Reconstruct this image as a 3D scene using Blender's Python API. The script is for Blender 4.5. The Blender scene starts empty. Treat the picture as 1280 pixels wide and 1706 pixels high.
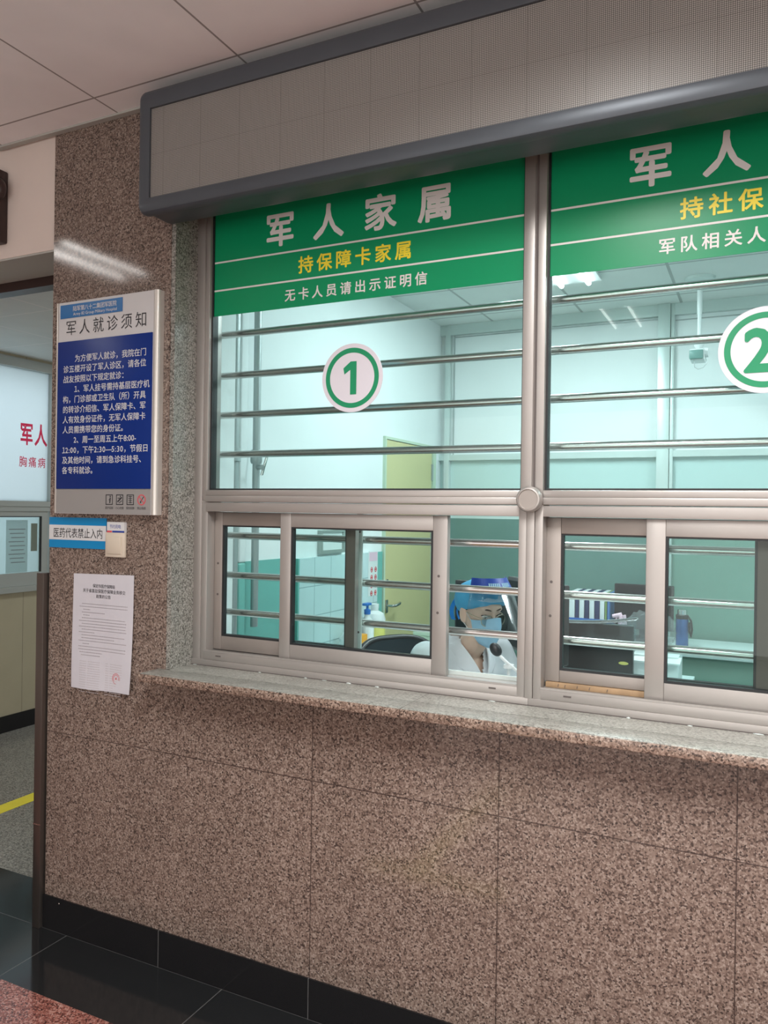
import bpy, bmesh, math, random
from mathutils import Vector, Matrix
random.seed(7)
C = bpy.context.scene.collection
PI = math.pi
V = Vector

# ------------------------------------------------------------------ camera, world, lights, exposure
cam_d = bpy.data.cameras.new('camera'); cam = bpy.data.objects.new('camera', cam_d); C.objects.link(cam)
cam_d.sensor_fit = 'VERTICAL'; cam_d.sensor_height = 36.0; cam_d.lens = 36.0 * 1299.43 / 1706.0
cam_d.clip_start = 0.05; cam_d.clip_end = 60
yaw, pitch, roll = map(math.radians, (25.877, -0.039, 0.813))
fw = V((-math.sin(yaw) * math.cos(pitch), math.cos(yaw) * math.cos(pitch), math.sin(pitch)))
rt = fw.cross(V((0, 0, 1))).normalized(); up = rt.cross(fw)
r2 = rt * math.cos(roll) + up * math.sin(roll); u2 = -rt * math.sin(roll) + up * math.cos(roll)
cam.matrix_world = Matrix(((r2.x, u2.x, -fw.x, 0), (r2.y, u2.y, -fw.y, -2.1175), (r2.z, u2.z, -fw.z, 1.6), (0, 0, 0, 1)))
S = bpy.context.scene
S.camera = cam
S.view_settings.view_transform = 'Standard'; S.view_settings.look = 'None'
S.view_settings.gamma = 1.0; S.view_settings.use_curve_mapping = False
S.view_settings.exposure = 0.75
wd = bpy.data.worlds.new('world'); S.world = wd; wd.use_nodes = True
wd.node_tree.nodes['Background'].inputs[0].default_value = (1, 0.95, 0.92, 1)
wd.node_tree.nodes['Background'].inputs[1].default_value = 0.15

def area(name, loc, rot, sx, sy, power, col):
    d = bpy.data.lights.new(name, 'AREA'); d.shape = 'RECTANGLE'; d.size = sx; d.size_y = sy
    d.energy = power; d.color = col
    o = bpy.data.objects.new(name, d); C.objects.link(o); o.location = loc; o.rotation_euler = rot
    return o
WARM = (1.0, 0.99, 0.97); COOL = (0.86, 0.97, 1.0)
area('entrance_daylight', (0.8, -6.9, 1.45), (math.radians(90), 0, 0), 9.0, 2.7, 84, WARM)
LOBBY = [(-3.45, -1.15), (-0.92, -3.3), (-0.4, -1.4), (1.1, -1.5), (2.6, -5.2)]  # last lamp is added, out of view, to bounce light onto the ceiling
LOBBY_W = (5.5, 5, 31, 34, 32)
for i, (x, y) in enumerate(LOBBY):
    area('lobby_lamp', (x, y, 2.99), (0, 0, 0), 0.28, 1.1 if i > 1 else 0.6, LOBBY_W[i], WARM).data.spread = math.radians(150)
OFFICE = [(-0.95, 1.65), (0.75, 1.5)]
for x, y in OFFICE:
    area('office_lamp', (x, y, 2.86), (0, 0, 0), 0.25, 1.15, 18, COOL)
area('corridor_room_lamp', (-5.35, 1.4, 2.62), (0, 0, 0), 0.5, 2.2, 6, (0.86, 0.95, 1.0))
area('side_room_fill', (-5.95, 1.5, 1.5), (0, math.radians(-90), 0), 2.0, 2.4, 7, (0.86, 0.95, 1.0))  # added fill without a fixture, evens the glow behind the frosted pane
area('corridor_lamp', (-3.55, 3.2, 2.66), (0, 0, 0), 0.3, 1.2, 16, (0.95, 1.0, 1.0))

# ------------------------------------------------------------------ materials
def mat(name, col, rough=0.5, metal=0.0, spec=0.5, noise=0.0, nscale=30, bump=0.0, bscale=200, emit=None):
    m = bpy.data.materials.new(name); m.use_nodes = True
    nt = m.node_tree; b = nt.nodes['Principled BSDF']
    b.inputs['Base Color'].default_value = (*col, 1); b.inputs['Roughness'].default_value = rough
    b.inputs['Metallic'].default_value = metal; b.inputs['Specular IOR Level'].default_value = spec
    if noise:
        n = nt.nodes.new('ShaderNodeTexNoise'); n.inputs['Scale'].default_value = nscale; n.inputs['Detail'].default_value = 4
        tc = nt.nodes.new('ShaderNodeTexCoord'); nt.links.new(tc.outputs['Object'], n.inputs['Vector'])
        mx = nt.nodes.new('ShaderNodeMixRGB')
        mx.inputs[1].default_value = (*[c * (1 - noise) for c in col], 1); mx.inputs[2].default_value = (*[min(1, c * (1 + noise)) for c in col], 1)
        nt.links.new(n.outputs[0], mx.inputs[0]); nt.links.new(mx.outputs[0], b.inputs['Base Color'])
    if bump:
        n = nt.nodes.new('ShaderNodeTexNoise'); n.inputs['Scale'].default_value = bscale
        tc = nt.nodes.new('ShaderNodeTexCoord'); nt.links.new(tc.outputs['Object'], n.inputs['Vector'])
        bp = nt.nodes.new('ShaderNodeBump'); bp.inputs['Strength'].default_value = bump; bp.inputs['Distance'].default_value = 0.002
        nt.links.new(n.outputs[0], bp.inputs['Height']); nt.links.new(bp.outputs[0], b.inputs['Normal'])
    if emit:
        b.inputs['Emission Color'].default_value = (*emit[0], 1); b.inputs['Emission Strength'].default_value = emit[1]
    return m

def nmath(nt, op, a, b=None, c=None):
    n = nt.nodes.new('ShaderNodeMath'); n.operation = op
    for i, v in enumerate((a, b, c)):
        if v is None: continue
        if isinstance(v, (int, float)): n.inputs[i].default_value = v
        else: nt.links.new(v, n.inputs[i])
    return n.outputs[0]

def line_mask(nt, sock, off, period, hw):
    # 1 on the joint lines, 0 elsewhere
    t = nmath(nt, 'SUBTRACT', sock, off); t = nmath(nt, 'DIVIDE', t, period)
    t = nmath(nt, 'ADD', t, 1000.5); t = nmath(nt, 'FRACT', t); t = nmath(nt, 'SUBTRACT', t, 0.5); t = nmath(nt, 'ABSOLUTE', t)
    return nmath(nt, 'LESS_THAN', t, hw / period)

def coords(nt):
    tc = nt.nodes.new('ShaderNodeTexCoord'); sp = nt.nodes.new('ShaderNodeSeparateXYZ')
    nt.links.new(tc.outputs['Object'], sp.inputs[0]); return tc.outputs['Object'], sp.outputs

def granite(name, cols, scale=215, rough=0.12, spec=0.5, seams=None, coat=0.0):
    m = bpy.data.materials.new(name); m.use_nodes = True; nt = m.node_tree; b = nt.nodes['Principled BSDF']
    co, xyz = coords(nt)
    v = nt.nodes.new('ShaderNodeTexVoronoi'); v.inputs['Scale'].default_value = scale; nt.links.new(co, v.inputs['Vector'])
    sp = nt.nodes.new('ShaderNodeSeparateColor'); nt.links.new(v.outputs['Color'], sp.inputs[0])
    n = nt.nodes.new('ShaderNodeTexNoise'); n.inputs['Scale'].default_value = scale * 1.6; n.inputs['Detail'].default_value = 3; nt.links.new(co, n.inputs['Vector'])
    f = nmath(nt, 'MULTIPLY', sp.outputs[0], 0.62); f = nmath(nt, 'ADD', f, nmath(nt, 'MULTIPLY', n.outputs[0], 0.38))
    r = nt.nodes.new('ShaderNodeValToRGB'); nt.links.new(f, r.inputs[0])
    el = r.color_ramp.elements
    while len(el) < len(cols): el.new(0.5)
    for e, (p, c) in zip(el, cols): e.position = p; e.color = (*c, 1)
    big = nt.nodes.new('ShaderNodeTexNoise'); big.inputs['Scale'].default_value = 4.0; nt.links.new(co, big.inputs['Vector'])
    mx = nt.nodes.new('ShaderNodeMixRGB'); mx.blend_type = 'MULTIPLY'; mx.inputs[0].default_value = 0.25
    nt.links.new(r.outputs[0], mx.inputs[1]); nt.links.new(big.outputs[0], mx.inputs[2])
    out = mx.outputs[0]
    if seams:
        mask = None
        for ax, off, per, hw in seams:
            k = line_mask(nt, xyz[ax], off, per, hw); mask = k if mask is None else nmath(nt, 'MAXIMUM', mask, k)
        m2 = nt.nodes.new('ShaderNodeMixRGB'); nt.links.new(nmath(nt, 'MULTIPLY', mask, 0.75), m2.inputs[0]); nt.links.new(out, m2.inputs[1])
        m2.inputs[2].default_value = (0.03, 0.02, 0.018, 1); out = m2.outputs[0]
    nt.links.new(out, b.inputs['Base Color'])
    b.inputs['Roughness'].default_value = rough; b.inputs['Specular IOR Level'].default_value = spec
    return m

def tiled(name, col, line, seams, rough=0.5, spec=0.4, noise=0.06):
    m = bpy.data.materials.new(name); m.use_nodes = True; nt = m.node_tree; b = nt.nodes['Principled BSDF']
    co, xyz = coords(nt); mask = None
    for ax, off, per, hw in seams:
        k = line_mask(nt, xyz[ax], off, per, hw); mask = k if mask is None else nmath(nt, 'MAXIMUM', mask, k)
    n = nt.nodes.new('ShaderNodeTexNoise'); n.inputs['Scale'].default_value = 6; nt.links.new(co, n.inputs['Vector'])
    a = nt.nodes.new('ShaderNodeMixRGB'); a.inputs[1].default_value = (*[c * (1 - noise) for c in col], 1); a.inputs[2].default_value = (*[min(1, c * (1 + noise)) for c in col], 1)
    nt.links.new(n.outputs[0], a.inputs[0])
    m2 = nt.nodes.new('ShaderNodeMixRGB'); nt.links.new(mask, m2.inputs[0]); nt.links.new(a.outputs[0], m2.inputs[1]); m2.inputs[2].default_value = (*line, 1)
    nt.links.new(m2.outputs[0], b.inputs['Base Color']); b.inputs['Roughness'].default_value = rough; b.inputs['Specular IOR Level'].default_value = spec
    bp = nt.nodes.new('ShaderNodeBump'); bp.inputs['Distance'].default_value = 0.002; bp.invert = True
    nt.links.new(mask, bp.inputs['Height']); nt.links.new(bp.outputs[0], b.inputs['Normal'])
    return m

def glass(name, tint, refl=1.0, rough=0.0, fixed=None):
    m = bpy.data.materials.new(name); m.use_nodes = True; nt = m.node_tree
    nt.nodes.remove(nt.nodes['Principled BSDF'])
    t = nt.nodes.new('ShaderNodeBsdfTransparent'); t.inputs[0].default_value = (*tint, 1)
    g = nt.nodes.new('ShaderNodeBsdfGlossy'); g.inputs['Roughness'].default_value = rough
    fr = nt.nodes.new('ShaderNodeFresnel'); fr.inputs[0].default_value = 1.45
    mx = nt.nodes.new('ShaderNodeMixShader'); nt.links.new(nmath(nt, 'MULTIPLY', fr.outputs[0], refl), mx.inputs[0])
    nt.links.new(t.outputs[0], mx.inputs[1]); nt.links.new(g.outputs[0], mx.inputs[2])
    nt.links.new(mx.outputs[0], nt.nodes['Material Output'].inputs[0]); return m

BR = [(0.2, (0.045, 0.034, 0.03)), (0.34, (0.15, 0.107, 0.088)), (0.52, (0.222, 0.163, 0.134)), (0.68, (0.29, 0.222, 0.186)), (0.82, (0.40, 0.33, 0.285))]
GR = [(0.2, (0.09, 0.09, 0.08)), (0.36, (0.2, 0.195, 0.175)), (0.52, (0.28, 0.275, 0.25)), (0.66, (0.34, 0.335, 0.30)), (0.8, (0.45, 0.44, 0.41))]
M = dict(
    granite=granite('brown_granite', BR, seams=[(0, -1.876, 0.61, 0.0018), (2, 0.748, 7.0, 0.0018)], rough=0.13),
    granite_pil=granite('brown_granite_pier', BR, seams=[(2, 0.748, 7.0, 0.0016)], rough=0.09),
    granite_sill_lit=granite('lit_sill_granite', [(0.2, (0.17, 0.168, 0.15)), (0.4, (0.29, 0.287, 0.255)), (0.6, (0.37, 0.366, 0.33)), (0.8, (0.45, 0.445, 0.41))], seams=[(0, -0.92, 9.0, 0.0012)], rough=0.3),  # paler than the edge: window light and reflection put into the colour
    granite_edge=granite('sill_edge_granite', [(p, (c[0] * 1.15, c[1] * 1.1, c[2] * 1.05)) for p, c in BR], seams=[(0, -0.92, 9.0, 0.0012)], rough=0.25),
    granite_grey=granite('reveal_granite', GR, rough=0.22, seams=[(2, 1.42, 7.0, 0.0012)]),
    granite_red=granite('red_granite', [(0.22, (0.06, 0.02, 0.018)), (0.38, (0.2, 0.065, 0.05)), (0.55, (0.33, 0.12, 0.095)), (0.7, (0.42, 0.2, 0.16)), (0.82, (0.5, 0.3, 0.26))], rough=0.16),
    hall=granite('bounce_hall_stone', [(0.2, (0.4, 0.38, 0.35)), (0.5, (0.6, 0.58, 0.54)), (0.8, (0.7, 0.68, 0.64))], rough=0.3),  # pale so the unseen floor bounces light
    granite_floor=granite('grey_granite', [(0.2, (0.08, 0.078, 0.07)), (0.4, (0.2, 0.195, 0.175)), (0.6, (0.3, 0.29, 0.26)), (0.8, (0.42, 0.41, 0.37))], rough=0.3, scale=160),
    black=tiled('black_stone', (0.012, 0.012, 0.013), (0.10, 0.10, 0.10), [(0, -1.876, 0.61, 0.0016)], rough=0.12),
    black_floor=tiled('black_floor_stone', (0.014, 0.015, 0.016), (0.09, 0.09, 0.09), [(0, -1.60, 0.716, 0.0018), (1, -0.006, 50, 0.002)], rough=0.1),
    ceiling=tiled('ceiling_tile', (0.90, 0.89, 0.90), (0.34, 0.32, 0.315), [(0, -2.105, 0.609, 0.0035), (1, -0.13, 0.609, 0.0035)], rough=0.85),
    office_ceiling=tiled('office_ceiling_tile', (0.72, 0.76, 0.74), (0.42, 0.46, 0.45), [(0, -1.66, 0.6, 0.008), (1, 2.75, 0.6, 0.008)], rough=0.8),
    corr_ceiling=tiled('corridor_ceiling_panel', (0.72, 0.78, 0.78), (0.9, 0.92, 0.92), [(0, -3.52, 0.61, 0.005), (1, 0.93, 0.61, 0.004)], rough=0.7),
    cream=mat('cream_plaster', (0.70, 0.61, 0.56), 0.8, noise=0.04, nscale=5),
    soffit=mat('grey_plaster', (0.42, 0.42, 0.39), 0.8),
    white=mat('white_plaster', (0.80, 0.84, 0.84), 0.75, noise=0.03, nscale=4),
    teal=mat('teal_gloss_paint', (0.17, 0.47, 0.42), 0.35, noise=0.1, nscale=5),
    teal_dark=mat('teal_panel', (0.135, 0.26, 0.235), 0.4, noise=0.1, nscale=6),
    pale_teal=mat('pale_teal_panel', (0.52, 0.68, 0.66), 0.35),
    stile_shade=mat('stile_shade_strip', (0.10, 0.085, 0.075), 0.8),  # dark tone stands for shade on the aluminium stile
    teal_light=mat('pale_green_panel', (0.17, 0.31, 0.26), 0.4, noise=0.06, nscale=4),
    tile=tiled('pale_wall_tile', (0.6, 0.74, 0.76), (0.36, 0.48, 0.5), [(1, 1.08, 0.165, 0.0025), (2, 1.073, 0.149, 0.002)], rough=0.18),
    beige=tiled('beige_panel', (0.42, 0.38, 0.27), (0.25, 0.22, 0.16), [(1, 1.82, 0.6, 0.002)], rough=0.4),
    alu=mat('aluminium', (0.41, 0.385, 0.365), 0.42, 0.55, noise=0.05, nscale=8, bump=0.05, bscale=120),
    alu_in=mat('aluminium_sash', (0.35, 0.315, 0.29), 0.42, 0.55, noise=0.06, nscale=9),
    alu_green=mat('pale_aluminium', (0.6, 0.68, 0.66), 0.4, 0.3),
    alu_grey=mat('grey_aluminium', (0.42, 0.45, 0.43), 0.4, 0.4),
    groove=mat('groove', (0.10, 0.085, 0.08), 0.7),
    gasket=mat('rubber_gasket', (0.012, 0.014, 0.016), 0.5),
    steel=mat('stainless_steel', (0.62, 0.6, 0.58), 0.2, 1.0),
    guard=mat('dark_stainless', (0.17, 0.15, 0.135), 0.3, 0.85),
    chrome=mat('chrome', (0.75, 0.75, 0.75), 0.12, 1.0),
    pipe=mat('galvanised_pipe', (0.42, 0.47, 0.47), 0.4, 0.5),
    ledframe=mat('led_housing', (0.085, 0.098, 0.115), 0.38, 0.3, noise=0.06, nscale=12),
    green=mat('green_film', (0.004, 0.28, 0.115), 0.32, spec=0.3),
    white_ink=mat('white_vinyl', (0.74, 0.72, 0.71), 0.4),
    yellow_ink=mat('yellow_vinyl', (0.86, 0.72, 0.04), 0.4),
    decal_white=mat('decal_white', (0.70, 0.68, 0.74), 0.3),
    decal_green=mat('decal_green', (0.012, 0.27, 0.12), 0.3),
    sign_grey=mat('sign_brushed', (0.36, 0.355, 0.35), 0.4, 0.35),
    sign_white=mat('sign_silver', (0.58, 0.58, 0.59), 0.5, 0.0, 0.3),
    sign_alu=mat('sign_rail', (0.66, 0.64, 0.6), 0.35, 0.5),
    blue=mat('sign_blue', (0.004, 0.026, 0.19), 0.35, spec=0.2),
    banner=mat('banner_blue', (0.006, 0.13, 0.37), 0.3),
    cyan=mat('label_blue', (0.0, 0.22, 0.5), 0.35),
    label_white=mat('label_white', (0.62, 0.63, 0.64), 0.5),
    paper=mat('paper', (0.57, 0.565, 0.61), 0.8, noise=0.04, nscale=20),
    ink=mat('black_ink', (0.02, 0.02, 0.025), 0.6),
    grey_ink=mat('grey_ink', (0.33, 0.31, 0.33), 0.7),
    mid_ink=mat('faint_ink', (0.46, 0.43, 0.45), 0.7),
    red_ink=mat('red_ink', (0.6, 0.08, 0.1), 0.6),
    red_vinyl=mat('red_vinyl', (0.62, 0.03, 0.06), 0.5),
    navy=mat('navy_ink', (0.02, 0.05, 0.3), 0.5),
    cream_plastic=mat('cream_plastic', (0.62, 0.55, 0.45), 0.4),
    yellow_tape=mat('yellow_tape', (0.85, 0.74, 0.05), 0.45, noise=0.1, nscale=12),
    wood=mat('pale_wood', (0.31, 0.205, 0.115), 0.7, noise=0.4, nscale=25),
    door=mat('yellow_door', (0.62, 0.57, 0.30), 0.45, noise=0.05, nscale=3),
    blackplastic=mat('black_plastic', (0.012, 0.012, 0.014), 0.35),
    screenblack=mat('monitor_shell', (0.02, 0.02, 0.022), 0.3, noise=0.3, nscale=9),
    blackfabric=mat('black_mesh_fabric', (0.015, 0.03, 0.04), 0.7, bump=0.3, bscale=500),
    whiteplastic=mat('white_plastic', (0.74, 0.78, 0.78), 0.4),
    palegreen=mat('pale_green_plastic', (0.55, 0.66, 0.52), 0.45),
    orange=mat('orange_plastic', (0.8, 0.35, 0.03), 0.4),
    yellowliq=mat('yellow_liquid', (0.72, 0.66, 0.18), 0.3),
    bluepl=mat('blue_plastic', (0.03, 0.16, 0.5), 0.35),
    thermos=mat('blue_enamel', (0.02, 0.10, 0.30), 0.25, 0.4),
    pink=mat('pink_plastic', (0.78, 0.55, 0.66), 0.4),
    lightblue=mat('light_blue_plastic', (0.36, 0.58, 0.74), 0.5),
    binder_white=mat('binder_white', (0.75, 0.8, 0.82), 0.5), binder_navy=mat('binder_navy', (0.02, 0.035, 0.11), 0.5),
    binder_green=mat('binder_green', (0.2, 0.32, 0.12), 0.5), binder_blue=mat('binder_blue', (0.08, 0.2, 0.45), 0.5),
    darkbrown=mat('dark_brown_metal', (0.035, 0.018, 0.016), 0.4),
    lamp=mat('lamp_tube', (0.9, 0.95, 0.95), 0.5, emit=((0.92, 1, 1), 9)),
    lamp_warm=mat('lobby_tube', (0.9, 0.9, 0.88), 0.5, emit=((1, 0.97, 0.93), 7)),
    floor_office=mat('office_floor', (0.3, 0.33, 0.31), 0.3),
    desk=mat('desk_laminate', (0.66, 0.74, 0.74), 0.35),
    glass=glass('window_glass', (0.90, 0.975, 0.968), 0.55),
    sash_glass=glass('sash_glass', (0.92, 0.98, 0.97), 0.55),
    shield=glass('clear_shield', (0.93, 0.96, 0.965), 0.8, 0.08),
    film=glass('clear_film', (0.90, 0.96, 0.97), 1.6, 0.12),
    skin=mat('skin', (0.70, 0.50, 0.385), 0.5, noise=0.04, nscale=15),
    coat=mat('white_cotton', (0.78, 0.83, 0.86), 0.8, bump=0.15, bscale=60, noise=0.03, nscale=8),
    cap=mat('blue_cap_fabric', (0.07, 0.36, 0.60), 0.8, bump=0.35, bscale=50, noise=0.15, nscale=14),
    cap_tie=mat('cap_tie', (0.01, 0.22, 0.62), 0.7),
    mask=mat('mask_fabric', (0.33, 0.56, 0.72), 0.8, noise=0.05, nscale=20),
    hair=mat('black_hair', (0.015, 0.012, 0.012), 0.45),
    gold=mat('thin_gold_frame', (0.72, 0.62, 0.45), 0.25, 0.9),
    eyewhite=mat('eye_white', (0.75, 0.73, 0.72), 0.3), iris=mat('dark_iris', (0.02, 0.012, 0.01), 0.2),
    brow=mat('eyebrow', (0.10, 0.065, 0.05), 0.8),
    shieldband=mat('shield_band', (0.012, 0.05, 0.34), 0.4),
    trouser=mat('dark_trousers', (0.03, 0.035, 0.05), 0.8),
)
# frosted, translucent pane lit from the room behind it
def frosted():
    m = bpy.data.materials.new('frosted_glass'); m.use_nodes = True; nt = m.node_tree; nt.nodes.remove(nt.nodes['Principled BSDF'])
    a = nt.nodes.new('ShaderNodeBsdfTranslucent'); a.inputs[0].default_value = (0.88, 0.94, 0.97, 1)
    g = nt.nodes.new('ShaderNodeBsdfDiffuse'); g.inputs[0].default_value = (0.6, 0.7, 0.74, 1)
    mx = nt.nodes.new('ShaderNodeMixShader'); mx.inputs[0].default_value = 0.25
    nt.links.new(a.outputs[0], mx.inputs[1]); nt.links.new(g.outputs[0], mx.inputs[2]); nt.links.new(mx.outputs[0], nt.nodes['Material Output'].inputs[0]); return m
M['frosted'] = frosted()
def bag_mat():
    m = bpy.data.materials.new('crinkled_plastic'); m.use_nodes = True; nt = m.node_tree; b = nt.nodes['Principled BSDF']
    b.inputs['Base Color'].default_value = (0.75, 0.85, 0.87, 1); b.inputs['Roughness'].default_value = 0.18; b.inputs['Alpha'].default_value = 0.22
    n = nt.nodes.new('ShaderNodeTexNoise'); n.inputs['Scale'].default_value = 45; n.inputs['Distortion'].default_value = 1.5
    bp = nt.nodes.new('ShaderNodeBump'); bp.inputs['Distance'].default_value = 0.02; nt.links.new(n.outputs[0], bp.inputs['Height']); nt.links.new(bp.outputs[0], b.inputs['Normal']); return m
M['bag'] = bag_mat()
def translucent_red():
    m = bpy.data.materials.new('red_film'); m.use_nodes = True; nt = m.node_tree; nt.nodes.remove(nt.nodes['Principled BSDF'])
    a = nt.nodes.new('ShaderNodeBsdfTransparent'); a.inputs[0].default_value = (0.86, 0.06, 0.14, 1)
    g = nt.nodes.new('ShaderNodeBsdfDiffuse'); g.inputs[0].default_value = (0.62, 0.03, 0.06, 1)
    mx = nt.nodes.new('ShaderNodeMixShader'); mx.inputs[0].default_value = 0.35
    nt.links.new(a.outputs[0], mx.inputs[1]); nt.links.new(g.outputs[0], mx.inputs[2]); nt.links.new(mx.outputs[0], nt.nodes['Material Output'].inputs[0]); return m
M['red_trans'] = translucent_red()
M['thin_paper'] = M['frosted'].copy(); M['thin_paper'].name = 'thin_paper'
M['thin_paper'].node_tree.nodes['Translucent BSDF'].inputs[0].default_value = (0.85, 0.86, 0.84, 1)
def led_mat():
    m = bpy.data.materials.new('led_modules'); m.use_nodes = True; nt = m.node_tree; b = nt.nodes['Principled BSDF']
    co, xyz = coords(nt); p = 0.00475
    def cell(s, off=0.0):
        t = nmath(nt, 'FRACT', nmath(nt, 'ADD', nmath(nt, 'DIVIDE', s, p), 1000.0 + off)); return nmath(nt, 'SUBTRACT', t, 0.5)
    cx, cz = cell(xyz[0]), cell(xyz[2])
    d = nmath(nt, 'SQRT', nmath(nt, 'ADD', nmath(nt, 'MULTIPLY', cx, cx), nmath(nt, 'MULTIPLY', cz, cz)))
    dot = nmath(nt, 'LESS_THAN', d, 0.40)
    seam = nmath(nt, 'MAXIMUM', line_mask(nt, xyz[0], -1.832, 0.152, 0.0009), line_mask(nt, xyz[2], 2.77, 0.152, 0.0009))
    a = nt.nodes.new('ShaderNodeMixRGB'); a.inputs[1].default_value = (0.10, 0.095, 0.09, 1); a.inputs[2].default_value = (0.36, 0.345, 0.325, 1); nt.links.new(dot, a.inputs[0])
    c = nt.nodes.new('ShaderNodeMixRGB'); nt.links.new(nmath(nt, 'MULTIPLY', seam, 0.3), c.inputs[0]); nt.links.new(a.outputs[0], c.inputs[1]); c.inputs[2].default_value = (0.05, 0.045, 0.04, 1)
    nt.links.new(c.outputs[0], b.inputs['Base Color']); b.inputs['Roughness'].default_value = 0.38; b.inputs['Specular IOR Level'].default_value = 0.35; return m
M['led'] = led_mat()

# ------------------------------------------------------------------ mesh helpers
class MB:
    def __init__(s): s.bm = bmesh.new()
    def box(s, x0, x1, y0, y1, z0, z1, bev=0.0, seg=2):
        r = bmesh.ops.create_cube(s.bm, size=1.0)['verts']
        for v in r: v.co = V(((x0 + x1) / 2 + v.co.x * (x1 - x0), (y0 + y1) / 2 + v.co.y * (y1 - y0), (z0 + z1) / 2 + v.co.z * (z1 - z0)))
        if bev:
            es = list({e for v in r for e in v.link_edges})
            bmesh.ops.bevel(s.bm, geom=es, offset=bev, segments=seg, profile=0.5, affect='EDGES')
        return s
    def obox(s, c, ax, ay, az, bev=0.0, seg=2):
        # oriented box: centre and three half-axis vectors
        r = bmesh.ops.create_cube(s.bm, size=2.0)['verts']; c = V(c); ax, ay, az = V(ax), V(ay), V(az)
        for v in r: v.co = c + ax * v.co.x + ay * v.co.y + az * v.co.z
        if bev:
            es = list({e for v in r for e in v.link_edges}); bmesh.ops.bevel(s.bm, geom=es, offset=bev, segments=seg, profile=0.5, affect='EDGES')
        return s
    def rings(s, rings, cap=True, closed=True):
        vs = [[s.bm.verts.new(p) for p in r] for r in rings]; n = len(vs[0])
        for a, b in zip(vs, vs[1:]):
            for i in range(n if closed else n - 1):
                j = (i + 1) % n; s.bm.faces.new((a[i], a[j], b[j], b[i]))
        if cap and closed:
            s.bm.faces.new(list(reversed(vs[0]))); s.bm.faces.new(vs[-1])
        return s
    def tube(s, pts, r, n=12, cap=True):
        pts = [V(p) for p in pts]; rs = r if isinstance(r, (list, tuple)) else [r] * len(pts); rr = []
        ref = None
        for i, p in enumerate(pts):
            t = (pts[min(i + 1, len(pts) - 1)] - pts[max(i - 1, 0)]).normalized()
            if ref is None: ref = V((0, 0, 1)) if abs(t.z) < 0.9 else V((1, 0, 0))
            a = (ref - t * ref.dot(t)).normalized(); b = t.cross(a); ref = a
            rr.append([p + (a * math.cos(k * 2 * PI / n) + b * math.sin(k * 2 * PI / n)) * rs[i] for k in range(n)])
        return s.rings(rr, cap)
    def lathe(s, c, prof, n=24, axis='Z'):
        c = V(c); rr = []
        for r, h in prof:
            ring = []
            for k in range(n):
                a = k * 2 * PI / n; q = (r * math.cos(a), r * math.sin(a))
                ring.append(c + (V((q[0], q[1], h)) if axis == 'Z' else V((q[0], h, q[1])) if axis == 'Y' else V((h, q[0], q[1]))))
            rr.append(ring)
        return s.rings(rr)
    def sphere(s, c, r, seg=20, rings=12, sc=(1, 1, 1), rot=None):
        q = bmesh.ops.create_uvsphere(s.bm, u_segments=seg, v_segments=rings, radius=r)['verts']
        for v in q:
            p = V((v.co.x * sc[0], v.co.y * sc[1], v.co.z * sc[2])); v.co = V(c) + (rot @ p if rot else p)
        return s
    def grid(s, fn, nu, nv, thick=0.0):
        # a sheet; with thickness it becomes a closed shell along the sheet's own normals
        P = [[V(fn(i / nu, j / nv)) for j in range(nv + 1)] for i in range(nu + 1)]
        if not thick:
            vs = [[s.bm.verts.new(p) for p in row] for row in P]
            for i in range(nu):
                for j in range(nv): s.bm.faces.new((vs[i][j], vs[i + 1][j], vs[i + 1][j + 1], vs[i][j + 1]))
            return s
        N = [[None] * (nv + 1) for _ in range(nu + 1)]
        for i in range(nu + 1):
            for j in range(nv + 1):
                du = P[min(i + 1, nu)][j] - P[max(i - 1, 0)][j]; dv = P[i][min(j + 1, nv)] - P[i][max(j - 1, 0)]
                N[i][j] = du.cross(dv).normalized()
        A = [[s.bm.verts.new(P[i][j] + N[i][j] * thick / 2) for j in range(nv + 1)] for i in range(nu + 1)]
        B = [[s.bm.verts.new(P[i][j] - N[i][j] * thick / 2) for j in range(nv + 1)] for i in range(nu + 1)]
        for i in range(nu):
            for j in range(nv):
                s.bm.faces.new((A[i][j], A[i + 1][j], A[i + 1][j + 1], A[i][j + 1])); s.bm.faces.new((B[i][j], B[i][j + 1], B[i + 1][j + 1], B[i + 1][j]))
        for i in range(nu):
            s.bm.faces.new((A[i][0], B[i][0], B[i + 1][0], A[i + 1][0])); s.bm.faces.new((A[i][nv], A[i + 1][nv], B[i + 1][nv], B[i][nv]))
        for j in range(nv):
            s.bm.faces.new((A[0][j], A[0][j + 1], B[0][j + 1], B[0][j])); s.bm.faces.new((A[nu][j], B[nu][j], B[nu][j + 1], A[nu][j + 1]))
        return s
    def mesh(s, name, m):
        bmesh.ops.recalc_face_normals(s.bm, faces=s.bm.faces[:])
        me = bpy.data.meshes.new(name); s.bm.to_mesh(me); s.bm.free(); me.materials.append(m)
        for p in me.polygons: p.use_smooth = True
        me.set_sharp_from_angle(angle=math.radians(38)); return me

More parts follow.
